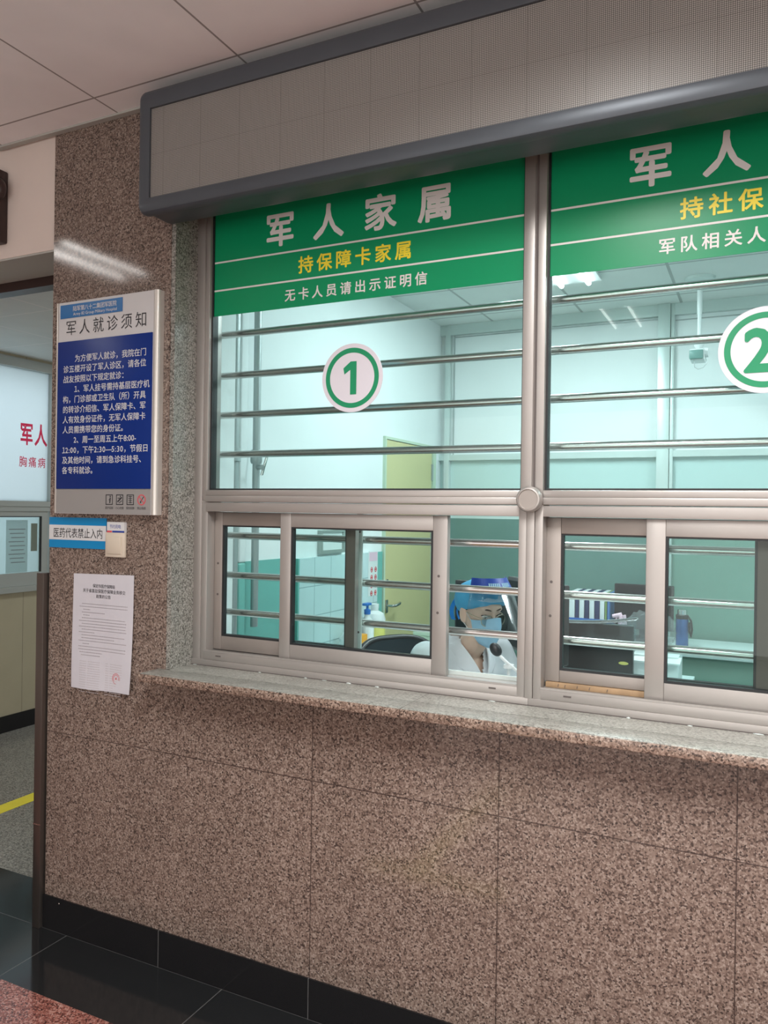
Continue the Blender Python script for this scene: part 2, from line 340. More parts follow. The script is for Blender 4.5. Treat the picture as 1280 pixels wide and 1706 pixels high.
LOC = {}
def obj(name, mb, m, parent=None, label=None):
    me = mb.mesh(name, m) if isinstance(mb, MB) else mb
    o = bpy.data.objects.new(name, me); C.objects.link(o)
    if parent is not None:
        me.transform(Matrix.Translation(-LOC[parent.name])); o.parent = parent; LOC[o.name] = LOC[parent.name]
    else: LOC[o.name] = V((0, 0, 0))
    if label: o['label'] = label
    return o
def empty(name, loc):
    o = bpy.data.objects.new(name, None); C.objects.link(o); o.location = loc; o.empty_display_size = 0.05; LOC[o.name] = V(loc); return o
def thing(name, label, cat, loc, group=None):
    o = empty(name, loc); o['label'] = label; o['category'] = cat
    if group: o['group'] = group
    return o
def tag(o, label, cat, group=None):
    o['label'] = label; o['category'] = cat
    if group: o['group'] = group
    # origin at the thing's base
    me = o.data; zs = [v.co.z for v in me.vertices]; xs = [v.co.x for v in me.vertices]; ys = [v.co.y for v in me.vertices]
    p = V(((min(xs) + max(xs)) / 2, (min(ys) + max(ys)) / 2, min(zs))); me.transform(Matrix.Translation(-p)); o.location = p; LOC[o.name] = p; return o
def struct(name, mb, m):
    o = obj(name, mb, m); o['kind'] = 'structure'; return o
def sroot(name, loc):
    o = empty(name, loc); o['kind'] = 'structure'; return o

# ------------------------------------------------------------------ lettering
_gl = {}
def glyphs(s, off):
    k = (s, off)
    if k not in _gl:
        c = bpy.data.curves.new('t', 'FONT'); c.body = s; c.size = 1; c.offset = off; c.resolution_u = 3
        o = bpy.data.objects.new('t', c); C.objects.link(o)
        dg = bpy.context.evaluated_depsgraph_get(); me = bpy.data.meshes.new_from_object(o.evaluated_get(dg))
        _gl[k] = ([tuple(v.co) for v in me.vertices], [tuple(p.vertices) for p in me.polygons])
        bpy.data.objects.remove(o); bpy.data.curves.remove(c); bpy.data.meshes.remove(me)
    return _gl[k]
FRONT = lambda y: (lambda u, v: V((u, y, v)))
class Text:
    def __init__(s, plane, nrm=(0, -1, 0), swell=0.0): s.mb = MB(); s.pl = plane; s.n = V(nrm); s.sw = swell
    def put(s, st, u, v, em, off=0.0, sx=1.0, skew=0.0):
        # u, v = left end of the em line and its baseline
        # bold strokes: a ring of shifted copies of each glyph
        if '1' in st and len(st) > 1:
            for ch in st:
                wide = 1.0 if ord(ch) > 0x2000 else {':': 0.29, '-': 0.42}.get(ch, 0.57)
                if ch == '—': wide = 0.95
                s.put('１' if ch == '1' else ch, u - (0.215 * em * sx if ch == '1' else 0), v, em, off, sx); u += wide * em * sx
            return s
        vs, fs = glyphs(st, s.sw); nc = 1 if off <= 0 else 4 if off < 0.015 else 8
        for k in range(nc):
            a = 2 * PI * k / nc + PI / 4; du, dv = (off * em * math.cos(a), off * em * math.sin(a)) if nc > 1 else (0, 0)
            q = [s.mb.bm.verts.new(s.pl(u + du + x * em * sx, v + dv + y * em + skew * x * em) + s.n * (k * 3e-5)) for x, y, z in vs]
            for f in fs:
                try: s.mb.bm.faces.new([q[i] for i in f])
                except ValueError: pass
        return s
    def spread(s, st, u0, u1, vc, em, off=0.0, sx=1.0):
        n = len(st)
        for i, ch in enumerate(st):
            uc = u0 + (u1 - u0) * (i / (n - 1) if n > 1 else 0.5); s.put(ch, uc - 0.5 * em * sx, vc - 0.36 * em, em, off, sx)
        return s
    def fit(s, st, u0, u1, vc, em, off=0.0):
        vs, _ = glyphs(st, 0.0); a = min(p[0] for p in vs); b = max(p[0] for p in vs); sx = (u1 - u0) / ((b - a) * em)
        return s.put(st, u0 - a * em * sx, vc - 0.36 * em, em, off, sx)

# ================================================================== SETTING
struct('floor', MB().box(-6.2, 5, -7.2, -0.30, -0.05, 0.0), M['granite_red'])
struct('floor_hall_bounce', MB().box(-6.2, 5, -7.2, -3.3, -0.05, 0.001), M['hall'])  # unseen pale floor, added to bounce light up to the ceiling
struct('floor_border', MB().box(-6.2, 5, -0.30, 0.255, -0.05, 0.0), M['black_floor'])
struct('floor_corridor', MB().box(-4.8, -2.44, 0.255, 5.0, -0.05, 0.0), M['granite_floor'])
struct('floor_office', MB().box(-2.04, 2.6, 0.36, 2.96, 0.0, 0.10), M['floor_office'])
struct('ceiling', MB().box(-6.2, 5, -7.2, 0.25, 3.02, 3.07), M['ceiling'])
struct('trim_12', MB().box(-2.75, -1.885, -0.022, -0.0005, 3.012, 3.0195), M['soffit'])
struct('ceiling_office', MB().box(-2.04, 2.6, 0.35, 2.96, 2.9, 2.95), M['office_ceiling'])
struct('ceiling_corridor', MB().box(-4.8, -2.44, 0.30, 5.0, 2.68, 2.72), M['corr_ceiling'])
w = MB().box(-2.44, -1.866, 0, 0.20, 0, 3.02)
struct('wall_pier', w, M['granite_pil'])
w = MB().box(-1.866, 4.0, 0, 0.20, 0, 1.008).box(-1.866, 4.0, 0, 0.20, 2.68, 3.02).box(0.66, 4.0, 0, 0.20, 1.008, 2.68)
struct('wall_front', w, M['granite'])
w = MB().box(-2.44, -1.85, 0.20, 0.355, 0, 3.02).box(-1.85, 4.0, 0.20, 0.355, 0, 1.03).box(-1.85, 4.0, 0.20, 0.355, 2.68, 3.02).box(0.66, 4.0, 0.20, 0.355, 1.03, 2.68)
struct('wall_office_front', w, M['white'])
struct('wall_office_left', MB().box(-2.44, -2.04, 0.355, 3.1, 0, 2.95), M['white'])
struct('wall_office_right', MB().box(2.6, 2.8, 0.355, 3.1, 0, 2.95), M['white'])
struct('baseboard_front', MB().box(-2.444, 4.0, -0.006, 0.0, 0, 0.127), M['black'])
struct('trim_1', MB().box(-1.866, -1.848, 0.003, 0.198, 1.04, 2.68), M['granite_grey'])
struct('wall_lobby_back', MB().box(-6.2, 5, -7.3, -7.2, 0, 3.02), M['cream'])
struct('wall_lobby_left', MB().box(-6.3, -6.2, -7.2, 0.2, 0, 3.02), M['cream'])
struct('wall_lobby_right', MB().box(5, 5.1, -7.2, 0.2, 0, 3.02), M['cream'])
# opening to the corridor: cream header, grey soffit, dark beam behind it
struct('wall_header', MB().box(-6.2, -2.452, 0.012, 0.235, 2.585, 3.02).box(-6.2, -4.8, 0.012, 0.235, 0, 2.585), M['cream'])
struct('trim_2', MB().box(-4.8, -2.444, 0.014, 0.232, 2.578, 2.5855), M['soffit'])
struct('trim_3', MB().box(-4.8, -2.444, 0.236, 0.30, 2.54, 3.0), M['darkbrown'])
struct('wall_corridor_end', MB().box(-4.8, -2.44, 5.0, 5.1, 0, 2.72), M['cream'])
struct('wall_corridor_left', MB().box(-5.0, -4.8, 0.235, 5.0, 0.117, 0.985).box(-5.0, -4.8, 0.235, 0.6, 0.985, 2.72).box(-5.0, -4.8, 2.12, 5.0, 0.985, 2.72).box(-5.0, -4.8, 0.6, 2.12, 2.66, 2.72), M['beige'])
struct('baseboard_corridor', MB().box(-4.99, -4.792, 0.235, 5.0, 0, 0.117), M['black'])
# lit room behind the corridor window
w = MB().box(-6.0, -5.0, -0.1, 0.0, 0, 2.7).box(-6.0, -5.0, 3.2, 3.3, 0, 2.7).box(-6.1, -6.0, -0.1, 3.3, 0, 2.7).box(-6.0, -5.0, 0, 3.2, 2.65, 2.7).box(-6, -5.0, 0, 3.2, 0, 0.05)
struct('wall_side_room', w, M['white'])

# corridor window
cw = sroot('window_3', (-4.8, 1.35, 1.0))
X0 = -4.8
f = MB().box(X0 - 0.06, X0 + 0.015, 0.6, 2.12, 2.592, 2.66).box(X0 - 0.06, X0 + 0.015, 0.6, 2.12, 1.60, 1.638).box(X0 - 0.06, X0 + 0.008, 0.6, 2.12, 1.567, 1.60)
f.box(X0 - 0.06, X0 + 0.015, 0.6, 0.66, 1.0, 2.66).box(X0 - 0.06, X0 + 0.015, 2.045, 2.12, 1.0, 2.66).box(X0 - 0.06, X0 + 0.03, 0.6, 2.12, 0.985, 1.025)
obj('frame', f, M['alu_grey'], cw)
obj('frosted_pane', MB().box(X0 - 0.04, X0 - 0.032, 0.66, 2.045, 1.638, 2.592), M['frosted'], cw)
f = MB().box(X0 - 0.03, X0 - 0.004, 0.66, 2.03, 1.528, 1.566).box(X0 - 0.03, X0 - 0.004, 0.66, 2.03, 1.026, 1.12).box(X0 - 0.03, X0 - 0.004, 1.975, 2.03, 1.12, 1.528).box(X0 - 0.03, X0 - 0.004, 0.66, 0.72, 1.12, 1.528)
sa = obj('sash', f, M['alu_grey'], cw)
obj('glass_pane', MB().box(X0 - 0.02, X0 - 0.014, 0.72, 1.975, 1.12, 1.528), M['sash_glass'], sa)
obj('backing_sheet', MB().box(X0 - 0.068, X0 - 0.064, 0.70, 2.0, 1.10, 1.55), M['frosted'], cw)
obj('gasket', MB().box(X0 - 0.012, X0 - 0.003, 1.963, 1.976, 1.12, 1.528).box(X0 - 0.012, X0 - 0.003, 0.72, 1.97, 1.522, 1.529), M['gasket'], sa)
SIDE = lambda u, v: V((X0 - 0.030, u, v))
t = Text(SIDE, (1, 0, 0), 0.022).spread('军人', 1.855, 1.98, 2.125, 0.17, 0.0, 0.68)
t.sw = 0.008; t.spread('胸痛病', 1.828, 1.99, 1.924, 0.082, 0.0, 0.85)
tag(obj('window_lettering', t.mb, M['red_trans']), 'red lettering stuck on the frosted pane of the corridor window', 'lettering')
for k, (y0, y1, z0, z1, m, nm, lb) in enumerate(((1.72, 1.90, 1.12, 1.50, 'thin_paper', 'paper_notice', 'white printed paper behind the corridor window glass'), (1.93, 1.985, 1.27, 1.475, 'cream_plastic', 'paper_notice', 'small beige card behind the corridor window, beside the frame'))):
    pn = tag(obj(nm, MB().box(X0 - 0.062, X0 - 0.0595, y0, y1, z0, z1), M[m]), lb, 'notice')
    if k == 0:
        b = MB()
        for i in range(9): b.box(X0 - 0.0593, X0 - 0.0588, y0 + 0.02 + 0.01 * (i % 3), y1 - 0.02 - 0.012 * (i % 2), 1.43 - i * 0.03, 1.437 - i * 0.03)
        obj('print', b, M['mid_ink'], pn)
# ================================================================== SERVICE WINDOWS (aluminium)
YF = 0.12
def sash(parent, x0, x1, y0, gl, gr, z0=1.093, z1=1.59, zb=1.142, zt=1.542, m='alu_in', screws=()):
    y1 = y0 + 0.026
    f = MB().box(x0, gl, y0, y1, z0, z1, 0.002).box(gr, x1, y0, y1, z0, z1, 0.002).box(gl, gr, y0, y1, z0, zb, 0.002).box(gl, gr, y0, y1, zt, z1, 0.002)
    s = obj('sash', f, M[m], parent)
    obj('glass_pane', MB().box(gl, gr, y0 + 0.012, y0 + 0.017, zb, zt), M['sash_glass'], s)
    g = 0.007
    obj('gasket', MB().box(gl, gl + g, y0 + 0.003, y0 + 0.022, zb, zt).box(gr - g, gr, y0 + 0.003, y0 + 0.022, zb, zt).box(gl + g, gr - g, y0 + 0.003, y0 + 0.022, zb, zb + g).box(gl + g, gr - g, y0 + 0.003, y0 + 0.022, zt - 0.005, zt), M['gasket'], s)
    for x, z in screws: obj('screw', MB().lathe((x, y0 - 0.001, z), [(0.0042, 0.0), (0.0042, 0.003)], 12, 'Y'), M['groove'], s)
    return s
def service_window(name, xl, xr, first):
    w = sroot(name, ((xl + xr) / 2, YF, 1.036))
    gl, gr = xl + 0.052, xr - 0.0335
    if not first: gl = xl + 0.0335
    f = MB()
    if first:
        f.box(xl, xl + 0.034, YF, 0.20, 1.036, 2.68, 0.003).box(xl + 0.034, gl, YF + 0.008, 0.20, 1.63, 2.68, 0.002).box(xl + 0.034, gl + 0.007, YF + 0.003, 0.20, 1.036, 1.63, 0.002)
    else: f.box(xl, gl, YF + 0.002, 0.20, 1.62, 2.68, 0.002)
    f.box(gr, xr, YF + 0.002, 0.20, 1.62, 2.68, 0.002)
    f.box(gl, gr, YF + 0.002, 0.20, 2.66, 2.68, 0.002)
    obj('frame', f, M['alu'], w)
    obj('transom', MB().box(gl, gr, YF - 0.002, 0.20, 1.647, 1.668, 0.003).box(gl, gr, YF - 0.005, 0.20, 1.6255, 1.6475, 0.003).box(gl, gr, YF, 0.128, 1.591, 1.624, 0.002).box(gl, gr, 0.189, 0.2, 1.591, 1.624), M['alu'], w)
    obj('bottom_track', MB().box(xl + 0.002 if first else xl, xr, YF - 0.006, 0.20, 1.036, 1.062, 0.002).box(gl, gr, YF - 0.002, 0.20, 1.062, 1.0905, 0.002).box(gl, gr, YF - 0.002, YF + 0.004, 1.0905, 1.096), M['alu'], w)
    obj('glass_pane', MB().box(gl, gr, 0.149, 0.155, 1.668, 2.66), M['glass'], w)
    g = 0.006
    obj('gasket', MB().box(gl, gl + g, 0.14, 0.17, 1.668, 2.66).box(gr - g, gr, 0.14, 0.17, 1.668, 2.66).box(gl + g, gr - g, 0.14, 0.17, 1.668, 1.674), M['gasket'], w)
    for x in ((xl + 0.118, xr - 0.11) if first else (xl + 0.113, xr - 0.11)):
        obj('drain_slot', MB().box(x - 0.011, x + 0.011, YF - 0.0032, YF + 0.002, 1.076, 1.0805), M['groove'], w)
    return w
W1 = service_window('window_1', -1.849, -0.6075, True)
W2 = service_window('window_2', -0.6075, 0.66, False)
for wi, xm in ((W1, -0.6075), (W2, 0.66)):
    # lower mullion of three strips
    mm = MB()
    for a, b, d in ((-0.036, -0.0125, 0.0), (-0.0115, 0.0115, -0.004), (0.0125, 0.036, 0.0)): mm.box(xm + a, xm + b, YF - 0.002 + d, 0.198, 1.06, 1.628, 0.0015)
    obj('mullion', mm, M['alu'], wi)
    obj('mullion_groove', MB().box(xm + 0.004, xm + 0.010, YF, 0.1235, 1.67, 2.67), M['groove'], wi)
s1 = sash(W1, -1.790, -1.210, 0.164, -1.755, -1.243, screws=((-1.772, 1.404), (-1.772, 1.292)))
sash(W1, -1.486, -0.873, 0.133, -1.443, -0.921, m='alu', screws=((-0.9, 1.402), (-0.902, 1.288)))
s3 = sash(W2, -0.572, 0.045, 0.164, -0.529, -0.009, z0=1.108, screws=((-0.556, 1.40), (-0.558, 1.30)))
sash(W2, -0.287, 0.31, 0.133, -0.236, 0.262, m='alu')
obj('stile_shade_strip', MB().box(-1.243, -1.210, 0.1615, 0.1638, 1.093, 1.59), M['stile_shade'], s1); obj('stile_shade_strip', MB().box(-0.009, 0.045, 0.1615, 0.1638, 1.108, 1.59), M['stile_shade'], s3)  # dark overlays painting the shade on the rear sashes' right stiles
obj('inner_track', MB().box(-1.80, -0.64, 0.19, 0.20, 1.09, 1.103).box(-0.57, 0.62, 0.19, 0.20, 1.09, 1.1), M['alu_green'], W1)
ws = obj('wooden_strip', MB().box(-0.568, -0.285, 0.158, 0.188, 1.0905, 1.107, 0.002), M['wood']); tag(ws, 'pale wooden strip wedged under the left sash of booth 2', 'strip')
dk = MB()
for x in (-0.53, -0.51, -0.475, -0.44, -0.39): dk.obox((x, 0.1572, 1.099), (0.0008, 0, 0.0004), (0, 0.0008, 0), (0.001, 0, 0.004))
obj('pencil_marks', dk, M['groove'], ws)
# round cap at the crossing of mullion and transom
t = thing('round_cap', 'round silver cap on the mullion between booth 1 and booth 2', 'cap', (-0.607, 0.115, 1.605))
obj('cap_body', MB().lathe((-0.607, 0.1, 1.641), [(0.036, 0.014), (0.038, 0.0), (0.037, -0.012), (0.033, -0.018), (0.029, -0.019), (0.0275, -0.014)], 40, 'Y'), M['alu'], t)
obj('cap_face', MB().lathe((-0.607, 0.1, 1.641), [(0.028, -0.013), (0.028, -0.0155), (0.0, -0.0156)], 40, 'Y'), M['alu_in'], t)
# a crack of sealant on the mullion, and dirt at the sash corner are wear on the frame
# sill: one slab, its top coloured paler for the window light
struct('sill', MB().box(-1.895, 4.0, -0.094, -0.0005, 1.012, 1.04, 0.003).box(-1.8475, 4.0, -0.0005, 0.2, 1.012, 1.04), M['granite_sill_lit'])
struct('sill_edge', MB().box(-1.897, 4.0, -0.1005, -0.0935, 1.0115, 1.0385, 0.003), M['granite_edge'])
sb = MB()
xx = -1.83
while xx < 0.6:
    sb.sphere((xx, 0.1135, 1.0405), 0.006, 8, 6, (random.uniform(1, 3), 0.4, random.uniform(0.2, 0.4))); xx += random.uniform(0.06, 0.4)
o = obj('trim_4', sb, M['alu_green']); o['kind'] = 'structure'
struct('trim_5', MB().box(-1.846, 0.66, 0.1128, 0.12, 1.0395, 1.0425), M['groove'])

# security bars
gt = thing('security_grille', 'row of horizontal round steel bars behind the glass of both service windows', 'security bars', (-0.6, 0.245, 1.1))
for z in (2.25, 2.097, 1.95, 1.804, 1.503, 1.356, 1.219):
    b = obj('bar', MB().tube([(-1.85, 0.245, z), (0.66, 0.245, z)], 0.0128, 20), M['steel'], gt)
    obj('flange', MB().lathe((-1.85, 0.245, z), [(0.019, 0.0), (0.019, 0.006), (0.014, 0.010), (0.0128, 0.014)], 20, 'X'), M['steel'], b)
po = obj('post', MB().box(-1.236, -1.215, 0.222, 0.228, 1.03, 1.60), M['alu_green'], gt)
for z in (1.53, 1.19): obj('bolt', MB().lathe((-1.225, 0.2215, z), [(0.004, 0), (0.004, 0.002)], 12, 'Y'), M['groove'], po)

# green film signs and number decals
def film(xl, xr, labels, label):
    t = thing('window_film', label, 'window sign', ((xl + xr) / 2, 0.147, 2.29))
    obj('film_sheet', MB().box(xl, xr, 0.1465, 0.1485, 2.295, 2.659), M['green'], t)
    obj('stripe', MB().box(xl, xr, 0.1458, 0.1466, 2.484, 2.490), M['white_ink'], t)
    obj('stripe', MB().box(xl, xr, 0.1458, 0.1466, 2.383, 2.389), M['white_ink'], t)
    pl = FRONT(0.1457)
    for nm, s, u0, u1, v, em, off, m in labels: obj(nm, Text(pl).spread(s, u0, u1, v, em, off).mb, M[m], t)
    return t
film(-1.797, -0.641, [('heading', '军人家属', -1.513, -0.934, 2.568, 0.122, 0.026, 'white_ink'), ('subheading', '持保障卡家属', -1.4065, -1.042, 2.4345, 0.061, 0.022, 'yellow_ink'), ('small_lettering', '无卡人员请出示证明信', -1.468, -0.979, 2.337, 0.044, 0.018, 'white_ink')], 'green window sign over booth 1 with four large white characters, 军人家属')
film(-0.574, 0.6265, [('heading', '军人家属', -0.292, 0.29, 2.568, 0.122, 0.026, 'white_ink'), ('subheading', '持社保卡家属', -0.183, 0.18, 2.4345, 0.061, 0.022, 'yellow_ink'), ('small_lettering', '军队相关人员请出示证件', -0.245, 0.31, 2.339, 0.046, 0.018, 'white_ink')], 'green window sign over booth 2 whose yellow line begins 持社保')
def number(n, x, z, label):
    t = thing('number_decal', label, 'number sticker', (x, 0.147, z - 0.115), 'round number stickers')
    obj('disc', MB().lathe((x, 0.1487, z), [(0.1135, 0), (0.1135, -0.0015)], 64, 'Y'), M['decal_white'], t)
    b = MB(); n2 = 64; rr = []
    for r, y in ((0.099, 0.1472), (0.099, 0.1465), (0.083, 0.1465), (0.083, 0.1472)): rr.append([V((x + r * math.cos(2 * PI * k / n2), y, z + r * math.sin(2 * PI * k / n2))) for k in range(n2)])
    b.rings(rr + [rr[0]], cap=False); obj('ring', b, M['decal_green'], t)
    if n == '2': nm = Text(FRONT(0.1462)).put(n, x - 0.052, z - 0.055, 0.158, 0.028, 0.95).mb
    else:
        nm = MB(); pts = [(-0.032, 0.033), (-0.005, 0.054), (0.017, 0.054), (0.017, -0.055), (-0.006, -0.055), (-0.006, 0.027), (-0.028, 0.013)]
        nm.rings([[V((x + a, y, z + b)) for a, b in pts] for y in (0.1467, 0.1460)])
    obj('numeral', nm, M['decal_green'], t)
number('1', -1.223, 2.039, 'round white sticker with green ring and numeral 1 on booth window')
number('2', 0.0015, 2.037, 'round white sticker with green ring and numeral 2 on booth window')

# ================================================================== LED DISPLAY
t = thing('led_display', 'long grey LED dot matrix board with dark frame above the windows', 'display board', (-0.1, -0.07, 2.58))
obj('housing', MB().box(-1.872, 1.7, -0.125, -0.0005, 2.582, 2.972, 0.022, 3), M['ledframe'], t)
f = MB(); prof = []
def rrect(x0, x1, z0, z1, r, y, n=6):
    out = []
    for cx, cz, a0 in ((x1 - r, z1 - r, 0), (x0 + r, z1 - r, 90), (x0 + r, z0 + r, 180), (x1 - r, z0 + r, 270)):
        for k in range(n + 1): a = math.radians(a0 + 90 * k / n); out.append(V((cx + r * math.cos(a), y, cz + r * math.sin(a))))
    return out
ri = rrect(-1.832, 1.66, 2.622, 2.918, 0.002, -0.142); ri2 = rrect(-1.832, 1.66, 2.622, 2.918, 0.002, -0.150)
f.rings([rrect(-1.88, 1.71, 2.574, 2.978, 0.026, -0.118), rrect(-1.882, 1.712, 2.572, 2.98, 0.028, -0.135), rrect(-1.875, 1.705, 2.579, 2.973, 0.024, -0.150), rrect(-1.862, 1.692, 2.592, 2.96, 0.016, -0.156), ri2, ri], cap=False)
obj('front_frame', f, M['ledframe'], t)
obj('dot_screen', MB().box(-1.834, 1.662, -0.1425, -0.12, 2.62, 2.92), M['led'], t)

# ================================================================== SIGNS ON THE PIER
t = thing('notice_sign', 'tall wall sign with blue text panel and silver header on granite pier', 'sign', (-2.14, -0.015, 1.576))
obj('back_panel', MB().box(-2.376, -1.915, -0.028, -0.0005, 1.576, 2.360), M['sign_white'], t)
obj('footer_panel', MB().box(-2.374, -1.917, -0.0295, -0.0275, 1.578, 1.666), M['sign_grey'], t)
obj('side_rail', MB().box(-2.384, -2.376, -0.032, -0.0005, 1.576, 2.360, 0.003), M['sign_alu'], t)
obj('side_rail', MB().tube([(-1.905, -0.020, 1.576), (-1.905, -0.020, 2.360)], 0.0125, 16).box(-1.915, -1.893, -0.02, -0.0005, 1.576, 2.360), M['sign_alu'], t)
bp = obj('blue_panel', MB().box(-2.374, -1.918, -0.0325, -0.0275, 1.667, 2.213, 0.001), M['blue'], t)
obj('header_banner', MB().box(-2.366, -2.06, -0.0302, -0.0275, 2.300, 2.350), M['banner'], t)
PLS = FRONT(-0.0308)
obj('banner_lettering', Text(PLS).spread('陆军第八十二集团军医院', -2.292, -2.096, 2.332, 0.0205, 0.012).fit('Army 82 Group Military Hospital', -2.300, -2.085, 2.3125, 0.0155, 0.008).mb, M['label_white'], t)
obj('title_lettering', Text(FRONT(-0.0288)).spread('军人就诊须知', -2.312, -1.972, 2.262, 0.0585, 0.0, 0.95).mb, M['ink'], t)
L = ['　　为方便军人就诊，我院在门', '诊五楼开设了军人诊区，请各位', '战友按照以下规定就诊：', '　　1、军人挂号需持基层医疗机', '构，门诊部或卫生队（所）开具', '的转诊介绍信、军人保障卡、军', '人有效身份证件，无军人保障卡', '人员需携带您的身份证。', '　　2、周一至周五上午8:00-', '12:00，下午2:30—5:30，节假日', '及其他时间，请到急诊科挂号、', '各专科就诊。']
tx = Text(FRONT(-0.0328))
for i, s in enumerate(L):
    tx.put(s, -2.345, 2.1465 - i * 0.0374 - 0.0103, 0.0288, 0.012)
obj('body_lettering', tx.mb, M['label_white'], bp)
ic = MB(); ir = MB(); cap = Text(FRONT(-0.0299))
for i, cx in enumerate((-2.110, -2.060, -2.010)):
    for a, b, c, d in ((-0.0165, 0.0165, 0.0155, 0.0185), (-0.0165, 0.0165, -0.0185, -0.0155), (-0.0165, -0.0138, -0.0185, 0.0185), (0.0138, 0.0165, -0.0185, 0.0185)): ic.box(cx + a, cx + b, -0.0302, -0.0294, 1.6285 + c, 1.6285 + d)
    if i == 0: ic.obox((cx + 0.004, -0.0298, 1.626), (0.0022, 0, 0), (0, 0.0004, 0), (0.001, 0, 0.010)).sphere((cx + 0.005, -0.0298, 1.640), 0.003, 8, 6, (1, 0.15, 1)).obox((cx + 0.002, -0.0298, 1.629), (0.0045, 0, 0.002), (0, 0.0004, 0), (0, 0, 0.001))
    if i == 1: ic.obox((cx, -0.0298, 1.629), (0.010, 0, 0.008), (0, 0.0004, 0), (-0.0015, 0, 0.002)).obox((cx - 0.003, -0.0298, 1.634), (0.006, 0, 0), (0, 0.0004, 0), (0, 0, 0.0014)).obox((cx + 0.004, -0.0298, 1.621), (0.007, 0, 0.004), (0, 0.0004, 0), (-0.0006, 0, 0.001)).sphere((cx + 0.003, -0.0298, 1.640), 0.0026, 8, 6, (1, 0.15, 1))
    if i == 2:
        for dz in (0.011, 0.004, -0.003, -0.010): ic.box(cx - 0.009, cx + 0.009, -0.0302, -0.0294, 1.6285 + dz - 0.001, 1.6285 + dz + 0.001)
        ic.box(cx - 0.0012, cx + 0.0012, -0.0302, -0.0294, 1.616, 1.642)
for i, (cx, s) in enumerate(((-2.110, '爱护设施'), (-2.060, '小心地滑'), (-2.010, '保持安静'), (-1.958, '禁止吸烟'))): cap.spread(s, cx - 0.0145, cx + 0.0145, 1.599, 0.0105, 0.0)
cx = -1.958; rr = []
for r, y in ((0.019, -0.0295), (0.019, -0.0303), (0.0155, -0.0303), (0.0155, -0.0295)): rr.append([V((cx + r * math.cos(2 * PI * k / 32), y, 1.6285 + r * math.sin(2 * PI * k / 32))) for k in range(32)])
ir.rings(rr + [rr[0]], cap=False).obox((cx, -0.0300, 1.6285), (0.0115, 0, -0.0115), (0, 0.0004, 0), (0.001, 0, 0.001))
ic.obox((cx + 0.002, -0.0298, 1.630), (0.008, 0, 0.010), (0, 0.0003, 0), (-0.001, 0, 0.0009)).sphere((cx - 0.004, -0.0298, 1.620), 0.003, 8, 6, (1, 0.15, 1))
obj('safety_icons', ic, M['ink'], t); obj('no_smoking_ring', ir, M['red_ink'], t); obj('icon_captions', cap.mb, M['ink'], t)

t = thing('door_label', 'blue and white strip label 医药代表禁止入内 below the tall sign', 'label', (-2.295, -0.002, 1.447))
obj('sheet', MB().box(-2.4395, -2.149, -0.0035, -0.0003, 1.447, 1.561), M['cyan'], t)
obj('white_band', MB().box(-2.4395, -2.149, -0.0041, -0.0034, 1.477, 1.5325), M['label_white'], t)
obj('lettering', Text(FRONT(-0.0044)).spread('医药代表禁止入内', -2.402, -2.180, 1.5025, 0.0395, 0.006, 0.8).mb, M['ink'], t)

t = thing('light_switch', 'cream rocker light switch with a small blue sticker on granite', 'switch', (-2.098, -0.005, 1.422))
obj('plate', MB().box(-2.145, -2.052, -0.012, -0.0005, 1.421, 1.512, 0.003), M['cream_plastic'], t)
obj('rocker', MB().obox((-2.101, -0.0135, 1.464), (0.0345, 0, 0), (0, 0.003, 0.0), (0, -0.0016, 0.031), 0.0015), M['cream_plastic'], t)
s = obj('sticker', MB().box(-2.136, -2.053, -0.0125, -0.0005, 1.5105, 1.548), M['label_white'], t)
obj('sticker_stripe', MB().box(-2.110, -2.053, -0.0129, -0.0123, 1.5105, 1.517), M['navy'], s); obj('sticker_stripe', MB().box(-2.136, -2.112, -0.0129, -0.0123, 1.5105, 1.517), M['red_ink'], s)
obj('lettering', Text(FRONT(-0.0128)).spread('节约用电', -2.116, -2.076, 1.5315, 0.016, 0.0, 0.9).mb, M['navy'], s)

t = thing('paper_notice', 'white printed notice with red seal taped to the granite below the switch', 'notice', (-2.16, -0.003, 0.93))
def sheet(u, v):
    x = -2.307 + 0.295 * u + (-0.006 + 0.002 * u) * (1 - v); z = 0.929 + 0.424 * v + 0.006 * u
    return (x, -0.004 - 0.004 * math.sin(u * 7 + v * 3) * (1 - v) ** 2 - (0.010 * u * (1 - v) ** 4), z)
obj('sheet', MB().grid(sheet, 16, 20, 0.0008), M['paper'], t)
def spl(u, v):
    p = V(sheet((u + 2.307) / 0.295, (v - 0.929) / 0.424)); return V((u, p.y - 0.0009, v))
obj('title_lettering', Text(spl).spread('保定市医疗保障局', -2.203, -2.108, 1.312, 0.0145, 0.006).spread('关于省直驻保医疗保障业务移交', -2.252, -2.058, 1.2935, 0.0150, 0.006).spread('政策的公告', -2.186, -2.128, 1.274, 0.0145, 0.006).mb, M['ink'], t)
b = MB(); b2 = MB()
rows = [(-2.262, -2.04), (-2.274, -2.04), (-2.256, -2.222), (-2.262, -2.15), (-2.256, -2.224), (-2.262, -2.05), (-2.276, -2.042), (-2.262, -2.045), (-2.276, -2.046), (-2.262, -2.042), (-2.276, -2.20), (-2.262, -2.05), (-2.262, -2.1), (-2.276, -2.042), (-2.256, -2.225), (-2.276, -2.045), (-2.276, -2.046), (-2.27, -2.16), (-2.262, -2.17)]
def dash(bb, x0, x1, z, h):
    x = x0
    while x < x1:
        wd_ = random.uniform(0.004, 0.0075); p = spl(x, z)
        q = [spl(x, z - h), spl(min(x + wd_, x1), z - h), spl(min(x + wd_, x1), z + h), spl(x, z + h)]
        bb.bm.faces.new([bb.bm.verts.new(c) for c in q]); x += wd_ + 0.0022
for i, (a, c) in enumerate(rows): dash(b, a, c, 1.244 - i * 0.0105, 0.0014)
